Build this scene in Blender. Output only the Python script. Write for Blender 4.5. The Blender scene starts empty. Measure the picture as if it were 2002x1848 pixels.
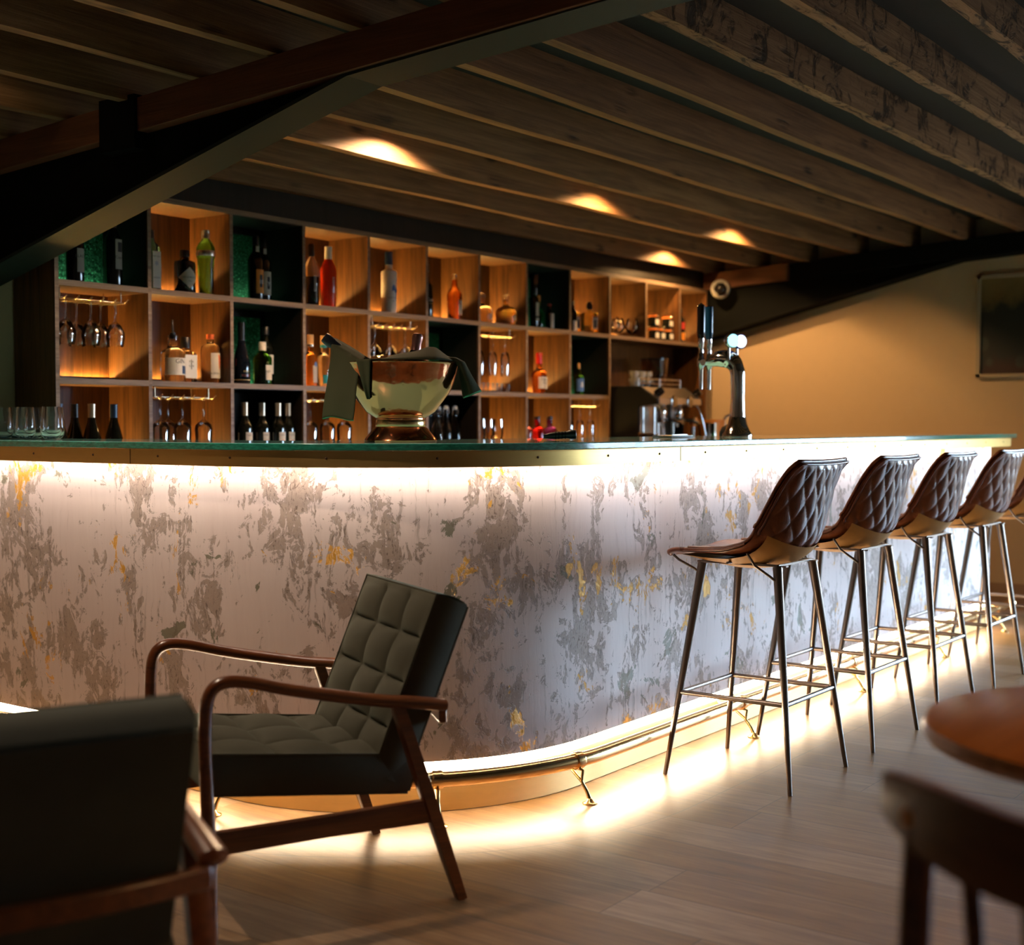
import bpy, bmesh, math, random
from math import sin, cos, pi, radians, atan, sqrt
from mathutils import Vector, Matrix
random.seed(7)
S = bpy.context.scene
COL = S.collection

# ------------------------------------------------------------------ camera
CAM_H, FPX = 1.20, 2640.0
cd = bpy.data.cameras.new('camera')
cam = bpy.data.objects.new('camera', cd)
COL.objects.link(cam)
cd.sensor_fit = 'HORIZONTAL'
cd.sensor_width = 36.0
cd.lens = FPX / 2002.0 * 36.0
cd.clip_start = 0.05
cam.location = (0, 0, CAM_H)
cam.rotation_euler = (radians(90 - 2.0392), 0, radians(36.2083 - 90))
cd.dof.use_dof = True
cd.dof.focus_distance = 4.5
cd.dof.aperture_fstop = 2.4
S.camera = cam

# ------------------------------------------------------------------ colour management
S.view_settings.view_transform = 'Standard'
S.view_settings.look = 'None'
S.view_settings.gamma = 1.0
S.view_settings.use_curve_mapping = False
S.view_settings.exposure = 1.0
S.cycles.use_denoising = True
S.cycles.max_bounces = 14
S.cycles.diffuse_bounces = 4
S.cycles.glossy_bounces = 5
S.cycles.transmission_bounces = 12
S.cycles.transparent_max_bounces = 12
S.cycles.caustics_reflective = False
S.cycles.caustics_refractive = False
S.cycles.sample_clamp_indirect = 4.0
S.cycles.use_light_tree = True

# ------------------------------------------------------------------ daylight
W = bpy.data.worlds.new('daylight_sky')
S.world = W
W.use_nodes = True
bg = W.node_tree.nodes['Background']
wt = W.node_tree
_tc = wt.nodes.new('ShaderNodeTexCoord'); _sp = wt.nodes.new('ShaderNodeSeparateXYZ'); _cr = wt.nodes.new('ShaderNodeValToRGB'); _ma = wt.nodes.new('ShaderNodeMapRange')
wt.links.new(_tc.outputs['Generated'], _sp.inputs[0]); wt.links.new(_sp.outputs[2], _ma.inputs['Value']); wt.links.new(_ma.outputs[0], _cr.inputs[0]); wt.links.new(_cr.outputs[0], bg.inputs[0])
_ma.inputs['From Min'].default_value = -1.0
_e = _cr.color_ramp.elements          # ground outside, then pale horizon, then blue sky
_e[0].position = 0.49; _e[0].color = (0.045, 0.042, 0.036, 1)
_e[1].position = 0.52; _e[1].color = (0.58, 0.78, 1.0, 1)
_x = _e.new(0.9); _x.color = (0.40, 0.64, 1.0, 1)
bg.inputs[1].default_value = 21.0


def area(name, loc, direction, sx, sy, power, color, portal=False, spread=None):
    l = bpy.data.lights.new(name, 'AREA')
    l.shape = 'RECTANGLE'
    l.size, l.size_y = sx, sy
    l.energy = power
    l.color = color
    if spread: l.spread = radians(spread)
    if portal: l.cycles.is_portal = True
    o = bpy.data.objects.new(name, l)
    COL.objects.link(o)
    o.location = loc
    o.rotation_euler = Vector(direction).to_track_quat('-Z', 'Y').to_euler()
    return o


def point(name, loc, power, color, r=0.03):
    l = bpy.data.lights.new(name, 'POINT')
    l.energy = power
    l.color = color
    l.shadow_soft_size = r
    o = bpy.data.objects.new(name, l)
    COL.objects.link(o)
    o.location = loc
    return o


def spot(name, loc, power, color, cone, r=0.02, blend=0.12):
    l = bpy.data.lights.new(name, 'SPOT')
    l.energy = power
    l.color = color
    l.spot_size = radians(cone)
    l.spot_blend = blend
    l.shadow_soft_size = r
    o = bpy.data.objects.new(name, l)
    COL.objects.link(o)
    o.location = loc
    return o


# the room's windows: one in the gable wall to the right, one in the wall behind the camera
WIN1 = (-3.3, 1.4, 0.20, 2.08)      # y0 y1 z0 z1 on x = 9.2
area('window_portal', (9.32, (WIN1[0] + WIN1[1]) / 2, (WIN1[2] + WIN1[3]) / 2), (-1, 0, 0), WIN1[3] - WIN1[2], WIN1[1] - WIN1[0], 0, (1, 1, 1), portal=True)
WARM = (1.0, 0.54, 0.20)
LEDC = (1.0, 0.82, 0.68)
AMBER = (1.0, 0.56, 0.15)

# ------------------------------------------------------------------ mesh helpers
class MB:
    def __init__(s):
        s.V, s.F, s.UV = [], [], {}

    def add(s, vs, fs):
        o = len(s.V)
        s.V += [tuple(v) for v in vs]
        s.F += [tuple(i + o for i in f) for f in fs]
        return o

    def box(s, x0, x1, y0, y1, z0, z1):
        return s.add([(x0, y0, z0), (x1, y0, z0), (x1, y1, z0), (x0, y1, z0), (x0, y0, z1), (x1, y0, z1), (x1, y1, z1), (x0, y1, z1)],
                     [(0, 3, 2, 1), (4, 5, 6, 7), (0, 1, 5, 4), (1, 2, 6, 5), (2, 3, 7, 6), (3, 0, 4, 7)])

    def beam(s, a, b, w, h, up=(0, 0, 1)):
        a, b = Vector(a), Vector(b)
        d = (b - a).normalized()
        x = d.cross(Vector(up)).normalized()
        z = x.cross(d)
        vs = [p + x * sx * w / 2 + z * sz * h / 2 for p in (a, b) for sx, sz in ((-1, -1), (1, -1), (1, 1), (-1, 1))]
        return s.add(vs, [(0, 1, 2, 3), (7, 6, 5, 4), (0, 4, 5, 1), (1, 5, 6, 2), (2, 6, 7, 3), (3, 7, 4, 0)])

    def sweep(s, pts, sec, cap=True, up=None, closed=False):
        """sec: list of sections (list of (a,b)) per point or one section"""
        pts = [Vector(p) for p in pts]
        n = len(pts)
        per = isinstance(sec[0][0], (list, tuple))
        k = len(sec[0]) if per else len(sec)
        tang = []
        for i in range(n):
            if closed:
                t = pts[(i + 1) % n] - pts[i - 1]
            else:
                t = pts[min(i + 1, n - 1)] - pts[max(i - 1, 0)]
            tang.append(t.normalized())
        vs = []
        if up is None:
            u0 = Vector((0, 0, 1)) if abs(tang[0].z) < 0.9 else Vector((0, 1, 0))
            nx = tang[0].cross(u0).normalized()
        for i in range(n):
            t = tang[i]
            if up is not None:
                nx = t.cross(Vector(up)).normalized()
            else:
                nx = (nx - t * nx.dot(t)).normalized()
            nz = nx.cross(t)
            sc = sec[i] if per else sec
            vs += [pts[i] + nx * a + nz * b for a, b in sc]
        fs = []
        for i in range(n if closed else n - 1):
            i2 = (i + 1) % n
            for j in range(k):
                j2 = (j + 1) % k
                fs.append((i * k + j, i * k + j2, i2 * k + j2, i2 * k + j))
        if cap and not closed:
            fs.append(tuple(range(k - 1, -1, -1)))
            fs.append(tuple((n - 1) * k + j for j in range(k)))
        return s.add(vs, fs)

    def tube(s, pts, r, seg=10, cap=True, closed=False, up=None, flat=1.0):
        n = len(pts)
        rs = r if isinstance(r, (list, tuple)) else [r] * n
        sec = [[(rr * cos(2 * pi * j / seg), rr * flat * sin(2 * pi * j / seg)) for j in range(seg)] for rr in rs]
        return s.sweep(pts, sec, cap, up, closed)

    def lathe(s, prof, seg=24, c=(0, 0, 0), n=None, ax=1.0, ay=1.0, closed=False, m=None):
        """prof [(r,z)] or [(r,z,exp)]; superellipse exponent for square bottles"""
        vs = []
        for p in prof:
            r, z = p[0], p[1]
            e = p[2] if len(p) > 2 else 2.0
            for j in range(seg):
                a = 2 * pi * (j + 0.5) / seg
                ca, sa = cos(a), sin(a)
                x = math.copysign(abs(ca) ** (2 / e), ca)
                y = math.copysign(abs(sa) ** (2 / e), sa)
                v = Vector((r * x * (ax if e > 2 else 1), r * y * (ay if e > 2 else 1), z))
                if m is not None: v = m @ v
                vs.append((v.x + c[0], v.y + c[1], v.z + c[2]))
        k = len(prof)
        fs = []
        for i in range(k if closed else k - 1):
            i2 = (i + 1) % k
            for j in range(seg):
                j2 = (j + 1) % seg
                fs.append((i * seg + j, i * seg + j2, i2 * seg + j2, i2 * seg + j))
        if not closed:
            if prof[0][0] > 1e-6: fs.append(tuple(range(seg - 1, -1, -1)))
            if prof[-1][0] > 1e-6: fs.append(tuple((k - 1) * seg + j for j in range(seg)))
        return s.add(vs, fs)

    def prism(s, poly, z0, z1):
        k = len(poly)
        vs = [(x, y, z0) for x, y in poly] + [(x, y, z1) for x, y in poly]
        fs = [tuple(range(k - 1, -1, -1)), tuple(range(k, 2 * k))]
        fs += [(j, (j + 1) % k, k + (j + 1) % k, k + j) for j in range(k)]
        return s.add(vs, fs)

    def grid(s, fn, nu, nv, uv=None, flip=False):
        o = len(s.V)
        for i in range(nu + 1):
            for j in range(nv + 1):
                s.V.append(tuple(fn(i / nu, j / nv)))
                if uv: s.UV[len(s.V) - 1] = uv(i / nu, j / nv)
        for i in range(nu):
            for j in range(nv):
                a = o + i * (nv + 1) + j
                f = (a, a + nv + 1, a + nv + 2, a + 1)
                s.F.append(f[::-1] if flip else f)
        return o

    def xf(s, m, start=0):
        for i in range(start, len(s.V)):
            v = m @ Vector(s.V[i])
            s.V[i] = (v.x, v.y, v.z)
        return s

    def build(s, name, mat, parent=None, smooth=40, bevel=0, seg=2, weld=True, sub=0, solid=0):
        me = bpy.data.meshes.new(name)
        me.from_pydata(s.V, [], s.F)
        if s.UV:
            l = me.uv_layers.new(name='UVMap')
            for lp in me.loops:
                l.data[lp.index].uv = s.UV.get(lp.vertex_index, (0, 0))
        b = bmesh.new()
        b.from_mesh(me)
        if weld: bmesh.ops.remove_doubles(b, verts=b.verts, dist=1e-5)
        if not s.UV: bmesh.ops.recalc_face_normals(b, faces=b.faces)
        b.to_mesh(me)
        b.free()
        if smooth:
            me.polygons.foreach_set('use_smooth', [True] * len(me.polygons))
            if smooth < 180: me.set_sharp_from_angle(angle=radians(smooth))
        mats = mat if isinstance(mat, (list, tuple)) else [mat]
        for q in mats: me.materials.append(q)
        o = bpy.data.objects.new(name, me)
        COL.objects.link(o)
        if parent is not None: o.parent = parent
        if solid:
            q = o.modifiers.new('solid', 'SOLIDIFY'); q.thickness = solid; q.offset = 1
        if bevel:
            q = o.modifiers.new('bevel', 'BEVEL'); q.width = bevel; q.segments = seg; q.limit_method = 'ANGLE'; q.angle_limit = radians(35)
        if sub:
            q = o.modifiers.new('sub', 'SUBSURF'); q.levels = sub; q.render_levels = sub
        return o


def tag(o, label=None, cat=None, group=None, kind=None):
    if label: o['label'] = label
    if cat: o['category'] = cat
    if group: o['group'] = group
    if kind: o['kind'] = kind
    return o


def thing(name, label, cat, loc=(0, 0, 0), rz=0.0, group=None):
    o = bpy.data.objects.new(name, None)
    o.empty_display_size = 0.05
    COL.objects.link(o)
    o.location = loc
    o.rotation_euler = (0, 0, rz)
    return tag(o, label, cat, group)


def dup(root, loc, rz=None, label=None, group=None):
    r = root.copy(); COL.objects.link(r); r.location = loc
    if rz is not None: r.rotation_euler = (0, 0, rz)
    if label: r['label'] = label
    if group: r['group'] = group
    for ch in list(root.children):
        c = ch.copy(); COL.objects.link(c); c.parent = r
        for g in list(ch.children):
            d = g.copy(); COL.objects.link(d); d.parent = c
    return r


def bez(p, n=16):
    """smooth Catmull-Rom through points"""
    p = [Vector(q) for q in p]
    q = [2 * p[0] - p[1]] + p + [2 * p[-1] - p[-2]]
    out = []
    for i in range(1, len(q) - 2):
        a, b, c, d = q[i - 1], q[i], q[i + 1], q[i + 2]
        for k in range(n):
            t = k / n
            out.append(0.5 * ((2 * b) + (c - a) * t + (2 * a - 5 * b + 4 * c - d) * t * t + (3 * b - a - 3 * c + d) * t ** 3))
    out.append(p[-1])
    return out


def interp(tab, t):
    """piecewise smooth table [(t, v...)]"""
    if t <= tab[0][0]: return tab[0][1:]
    for a, b in zip(tab, tab[1:]):
        if t <= b[0]:
            f = (t - a[0]) / (b[0] - a[0])
            return tuple(x + (y - x) * f for x, y in zip(a[1:], b[1:]))
    return tab[-1][1:]


_txt = {}
def lettering(parent, body, size, mat, R=None, z=0.0, a0=-90.0, y=0.0, x=0.0, vertical=False, name='lettering', rot=0.0):
    """letters facing -y of the parent; wrapped round radius R when given, else flat at depth y"""
    c = bpy.data.curves.new('lettering', 'FONT')
    c.body = body
    c.size = size
    c.align_x = 'CENTER'
    c.align_y = 'CENTER'
    c.resolution_u = 2
    t = bpy.data.objects.new('lettering', c)
    COL.objects.link(t)
    dg = bpy.context.evaluated_depsgraph_get()
    me = bpy.data.meshes.new_from_object(t.evaluated_get(dg))
    bpy.data.objects.remove(t)
    for v in me.vertices:
        px, py = v.co.x, v.co.y
        if vertical: px, py = -py, px
        px += x
        if R:
            a = radians(a0) + px / R
            v.co = (R * cos(a), R * sin(a), z + py)
        else:
            v.co = (px, y, z + py)
    me.materials.clear()
    me.materials.append(mat)
    o = bpy.data.objects.new(name, me)
    COL.objects.link(o)
    o.parent = parent
    return o

# ------------------------------------------------------------------ material helpers
class NT:
    def __init__(s, name):
        s.m = bpy.data.materials.new(name)
        s.m.use_nodes = True
        s.t = s.m.node_tree
        s.t.nodes.clear()
        s.out = s.t.nodes.new('ShaderNodeOutputMaterial')

    def n(s, typ, ins=None, **at):
        nd = s.t.nodes.new('ShaderNode' + typ)
        for k, v in at.items(): setattr(nd, k, v)
        for k, v in (ins or {}).items(): s.set(nd, k, v)
        return nd

    def set(s, nd, k, v):
        sock = nd.inputs[k]
        if isinstance(v, bpy.types.Node): s.t.links.new(v.outputs[0], sock)
        elif isinstance(v, bpy.types.NodeSocket): s.t.links.new(v, sock)
        elif isinstance(v, (tuple, list)) and len(v) == 3 and sock.type == 'RGBA': sock.default_value = (*v, 1)
        else: sock.default_value = v

    def obj(s): return s.n('TexCoord').outputs['Object']
    def uv(s): return s.n('TexCoord').outputs['UV']
    def map(s, v, scale=(1, 1, 1), loc=(0, 0, 0), rot=(0, 0, 0)):
        return s.n('Mapping', {'Vector': v, 'Scale': scale, 'Location': loc, 'Rotation': rot})
    def noise(s, v, scale, detail=4, rough=0.55, dist=0.0):
        return s.n('TexNoise', {'Vector': v, 'Scale': scale, 'Detail': detail, 'Roughness': rough, 'Distortion': dist})
    def math(s, op, a, b=0.0, clamp=False):
        nd = s.n('Math', {0: a, 1: b}, operation=op); nd.use_clamp = clamp
        return nd
    def step(s, v, a, b):
        return s.n('MapRange', {'Value': v, 'From Min': a, 'From Max': b}, interpolation_type='SMOOTHSTEP')
    def mix(s, f, a, b, blend='MIX'):
        nd = s.n('Mix', data_type='RGBA', blend_type=blend)
        s.set(nd, 0, f); s.set(nd, 6, a); s.set(nd, 7, b)
        return nd.outputs[2]
    def ramp(s, f, stops):
        nd = s.n('ValToRGB', {0: f})
        e = nd.color_ramp.elements
        while len(e) < len(stops): e.new(0.5)
        for q, (p, c) in zip(e, stops):
            q.position = p; q.color = (*c, 1)
        return nd.outputs[0]
    def bump(s, h, strength=0.3, dist=0.01, normal=None):
        nd = s.n('Bump', {'Height': h, 'Strength': strength, 'Distance': dist})
        if normal is not None: s.set(nd, 'Normal', normal)
        return nd
    def bsdf(s, **k):
        nd = s.n('BsdfPrincipled', {q.replace('_', ' '): v for q, v in k.items()})
        s.t.links.new(nd.outputs[0], s.out.inputs[0])
        return nd


def plain(name, col, rough=0.5, metal=0.0, spec=0.5, bump=0, bscale=200, coat=0.0, var=0.0):
    t = NT(name)
    k = dict(Base_Color=col, Roughness=rough, Metallic=metal, Specular_IOR_Level=spec, Coat_Weight=coat)
    if var:
        nz = t.noise(t.obj(), 18, 4)
        k['Base_Color'] = t.mix(nz.outputs[0], tuple(c * (1 - var) for c in col), tuple(min(1, c * (1 + var)) for c in col))
    if bump:
        k['Normal'] = t.bump(t.noise(t.obj(), bscale, 3), bump, 0.002)
    t.bsdf(**k)
    return t.m


def glass(name, col=(1, 1, 1), rough=0.0, ior=1.45):
    t = NT(name)
    t.bsdf(Base_Color=col, Roughness=rough, IOR=ior, Transmission_Weight=1.0)
    return t.m


def emit(name, col, power):
    t = NT(name)
    e = t.n('Emission', {'Color': col, 'Strength': power})
    t.t.links.new(e.outputs[0], t.out.inputs[0])
    return t.m


def wood(name, dark, light, axis='x', scale=1.0, rough=0.5, knots=0.0, bump=0.15, spec=0.4, coat=0.0, pits=0.0):
    """straight-grained timber; grain runs along the object axis given"""
    t = NT(name)
    st = {'x': (0.6, 9, 9), 'y': (9, 0.6, 9), 'z': (9, 9, 0.6)}[axis]
    rnd = t.n('ObjectInfo').outputs['Random']
    v = t.n('VectorMath', {0: t.obj(), 1: t.n('CombineXYZ', {0: t.math('MULTIPLY', rnd, 37.0), 1: t.math('MULTIPLY', rnd, 11.0), 2: t.math('MULTIPLY', rnd, 23.0)})}, operation='ADD')
    mp = t.map(v, tuple(q * scale for q in st))
    wv = t.noise(mp, 2.2, 6, 0.62, 0.8)
    fine = t.noise(t.map(v, tuple(q * scale * (1 if q < 1 else 5) for q in st)), 3.0, 5, 0.7)
    fac = t.math('ADD', t.math('MULTIPLY', wv, 0.65), t.math('MULTIPLY', fine, 0.35))
    col = t.ramp(fac, [(0.34, dark), (0.5, tuple((a + b) / 2 for a, b in zip(dark, light))), (0.66, light)])
    h = fac
    if knots:
        kv = t.n('TexVoronoi', {'Vector': t.map(v, (3.2, 7, 7) if axis == 'x' else (7, 7, 3.2)), 'Scale': 1.0})
        km = t.math('SUBTRACT', 1.0, t.step(kv, 0.06, 0.26), True)
        kn = t.step(t.noise(mp, 5.0, 3), 0.42, 0.62)
        km = t.math('MULTIPLY', km, kn)
        col = t.mix(t.math('MULTIPLY', km, knots), col, tuple(c * 0.12 for c in dark))
        h = t.math('SUBTRACT', h, t.math('MULTIPLY', km, 0.8))
    if pits:
        pn = t.noise(t.map(v, (5, 14, 5)), 1.6, 6, 0.72, 1.0)
        pm = t.step(pn, 0.50, 0.62)
        col = t.mix(t.math('MULTIPLY', pm, 0.9), col, tuple(c * 0.12 for c in dark))
        h = t.math('SUBTRACT', h, t.math('MULTIPLY', pm, 1.4 * pits))
    t.bsdf(Base_Color=col, Roughness=rough, Specular_IOR_Level=spec, Coat_Weight=coat, Coat_Roughness=0.2,
           Normal=t.bump(h, bump, 0.01 + 0.02 * pits))
    return t.m
# ------------------------------------------------------------------ materials
M = {}
M['shelf_oak'] = wood('shelf_oak', (0.018, 0.007, 0.002), (0.135, 0.056, 0.016), 'z', 2.0, 0.40, bump=0.10, spec=0.45)
M['shelf_edge_lit'] = wood('shelf_edge_lit', (0.10, 0.06, 0.035), (0.26, 0.18, 0.12), 'x', 2.2, 0.5, bump=0.12)  # lighter copy of the shelf oak, daylight on the front edges put into the colour
M['shelf_black'] = wood('shelf_black', (0.005, 0.004, 0.003), (0.012, 0.009, 0.006), 'z', 1.6, 0.55, bump=0.08, spec=0.25)
M['joist'] = wood('joist', (0.10, 0.046, 0.018), (0.31, 0.17, 0.078), 'x', 1.0, 0.68, knots=1.0, bump=0.35)
M['joist_rough'] = wood('joist_rough', (0.15, 0.078, 0.036), (0.42, 0.26, 0.14), 'x', 1.0, 0.75, knots=0.8, bump=0.7, pits=0.7)
M['plate_wood'] = wood('plate_wood', (0.09, 0.032, 0.014), (0.22, 0.085, 0.038), 'y', 1.0, 0.65, bump=0.3)
M['chair_wood'] = wood('chair_wood', (0.075, 0.019, 0.005), (0.23, 0.066, 0.017), 'y', 2.0, 0.28, bump=0.04, spec=0.5, coat=0.25)
M['dining_wood'] = wood('dining_wood', (0.045, 0.013, 0.004), (0.14, 0.046, 0.012), 'x', 2.0, 0.38, bump=0.04, spec=0.4)
M['table_wood'] = wood('table_wood', (0.20, 0.065, 0.018), (0.36, 0.14, 0.045), 'x', 2.0, 0.3, bump=0.04, coat=0.2)
M['black_wood'] = plain('black_wood', (0.012, 0.008, 0.006), 0.5)
M['steel_black'] = plain('steel_black', (0.005, 0.006, 0.006), 0.8, spec=0.08)
M['flange'] = plain('flange_paint', (0.015, 0.024, 0.020), 0.6, spec=0.25, bump=0.05, bscale=60)
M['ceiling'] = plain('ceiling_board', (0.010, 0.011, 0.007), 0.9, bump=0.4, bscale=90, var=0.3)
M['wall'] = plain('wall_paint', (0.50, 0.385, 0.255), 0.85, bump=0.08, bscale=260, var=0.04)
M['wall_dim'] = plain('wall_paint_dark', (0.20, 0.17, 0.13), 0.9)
M['skirting'] = plain('skirting_paint', (0.30, 0.20, 0.13), 0.6)
M['chrome'] = plain('chrome', (0.85, 0.85, 0.86), 0.06, 1.0)
M['chrome_dark'] = plain('chrome_dark', (0.42, 0.40, 0.38), 0.16, 1.0)
M['steel'] = plain('brushed_steel', (0.62, 0.56, 0.48), 0.28, 1.0, bump=0.05, bscale=400)
M['gunmetal'] = plain('gunmetal', (0.20, 0.16, 0.135), 0.30, 0.9)
M['black_gloss'] = plain('black_gloss', (0.006, 0.006, 0.007), 0.12)
M['black_matt'] = plain('black_matt', (0.007, 0.007, 0.008), 0.6, spec=0.15)
M['black_rubber'] = plain('black_rubber', (0.012, 0.016, 0.020), 0.35)
M['white_china'] = plain('white_china', (0.30, 0.29, 0.27), 0.12)
M['rack_gold'] = plain('rack_gold', (0.80, 0.66, 0.46), 0.22, 0.9)
M['dark_glass'] = plain('dark_glass', (0.006, 0.007, 0.005), 0.06, spec=0.6)
M['navy_glass'] = plain('navy_glass', (0.004, 0.006, 0.012), 0.08, spec=0.6)
M['clear'] = glass('clear_glass', (1.0, 1.0, 1.0))
def mk_thin():
    t = NT('thin_glass')
    f = t.n('Fresnel', {'IOR': 1.5})
    lw = t.n('LayerWeight', {'Blend': 0.35})
    tr = t.n('BsdfTransparent', {'Color': t.mix(lw.outputs[1], (0.985, 0.985, 0.985), (0.86, 0.86, 0.85))})
    g = t.n('BsdfGlossy', {'Color': (1, 1, 1), 'Roughness': 0.03})
    x = t.n('MixShader', {0: t.math('ADD', t.math('MULTIPLY', f, 1.15), 0.012, True), 1: tr, 2: g})
    t.t.links.new(x.outputs[0], t.out.inputs[0])
    return t.m
M['thin'] = mk_thin()
M['amber'] = glass('amber_spirit', (1.0, 0.46, 0.10))
M['whisky'] = glass('whisky_spirit', (0.90, 0.28, 0.05))
M['gold_spirit'] = glass('gold_spirit', (1.0, 0.66, 0.14))
M['pale_spirit'] = glass('pale_spirit', (1.0, 0.80, 0.55))
M['green_glass'] = glass('green_glass', (0.20, 0.66, 0.08))
M['deep_green'] = glass('deep_green_glass', (0.02, 0.16, 0.07))
M['blue_glass'] = glass('blue_glass', (0.22, 0.68, 0.95))
M['olive_glass'] = glass('olive_glass', (0.50, 0.46, 0.04))
M['red_liquid'] = plain('red_liqueur', (1.0, 0.06, 0.015), 0.12)
M['red_liquid'].node_tree.nodes['Principled BSDF'].inputs['Transmission Weight'].default_value = 0.45
M['crimson'] = glass('crimson_liqueur', (0.85, 0.03, 0.05))
M['purple'] = glass('purple_liqueur', (0.22, 0.04, 0.42))
M['pink'] = glass('pink_liqueur', (0.95, 0.35, 0.60))
M['frost'] = plain('frosted_white', (0.62, 0.58, 0.60), 0.35)
M['paper'] = plain('paper', (0.55, 0.50, 0.42), 0.7, var=0.08)
M['paper_white'] = plain('paper_white', (0.68, 0.66, 0.62), 0.7)
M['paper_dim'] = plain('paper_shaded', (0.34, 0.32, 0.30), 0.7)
M['paper_orange'] = plain('paper_orange', (0.70, 0.26, 0.03), 0.6, var=0.12)
M['ink'] = plain('ink', (0.015, 0.014, 0.016), 0.6)
M['ink_gold'] = plain('ink_gold', (0.62, 0.46, 0.18), 0.4, 0.3)
M['ink_white'] = plain('ink_white', (0.7, 0.7, 0.7), 0.5)
M['ink_red'] = plain('ink_red', (0.45, 0.04, 0.03), 0.5)
M['ink_blue'] = plain('ink_blue', (0.05, 0.14, 0.42), 0.5)
M['ink_teal'] = plain('ink_teal', (0.01, 0.20, 0.24), 0.4)
M['cap_silver'] = plain('silver_cap', (0.75, 0.70, 0.66), 0.25, 0.9)
M['cap_champagne'] = plain('champagne_cap', (0.58, 0.46, 0.34), 0.3, 0.8)
M['cap_navy'] = plain('navy_cap', (0.01, 0.04, 0.12), 0.3)
M['cap_black'] = plain('black_cap', (0.008, 0.009, 0.012), 0.35)
M['cap_red'] = plain('red_wax', (0.50, 0.012, 0.014), 0.3)
M['cap_coral'] = plain('coral_cap', (0.72, 0.16, 0.06), 0.45)
M['cork'] = plain('cork', (0.55, 0.30, 0.12), 0.8, var=0.2)
M['cap_orange'] = plain('orange_foil', (0.75, 0.28, 0.04), 0.4, 0.3)
M['pink_foil'] = plain('pink_foil', (0.62, 0.30, 0.27), 0.32, 0.75)
M['jar_orange'] = plain('orange_band', (0.75, 0.20, 0.02), 0.5)
M['knob_wood'] = plain('knob_wood', (0.55, 0.22, 0.05), 0.35)
M['cloth'] = plain('green_cloth', (0.050, 0.050, 0.026), 0.95, spec=0.15, bump=0.25, bscale=500)
M['cloth_edge'] = plain('green_cloth_hem', (0.05, 0.24, 0.12), 0.9)
M['frame'] = plain('frame_wood', (0.36, 0.30, 0.22), 0.5)
M['sash'] = plain('window_paint', (0.5, 0.5, 0.48), 0.5)
M['handle_blue'] = plain('blue_handle', (0.006, 0.05, 0.12), 0.12)
M['smoke'] = glass('smoky_plastic', (0.62, 0.40, 0.24), 0.05)
M['glow_cyan'] = emit('cyan_badge', (0.25, 0.80, 1.0), 1.6)
M['glow_white'] = emit('white_badge', (0.80, 0.92, 1.0), 1.5)
M['glow_blue'] = plain('blue_ring', (0.02, 0.07, 0.55), 0.2)
M['led'] = emit('led_strip', LEDC, 21.0)
M['led_foot'] = emit('led_foot_strip', (1.0, 0.78, 0.52), 46.0)
M['lamp'] = emit('lamp_lens', (1.0, 0.66, 0.34), 6.0)


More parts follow.
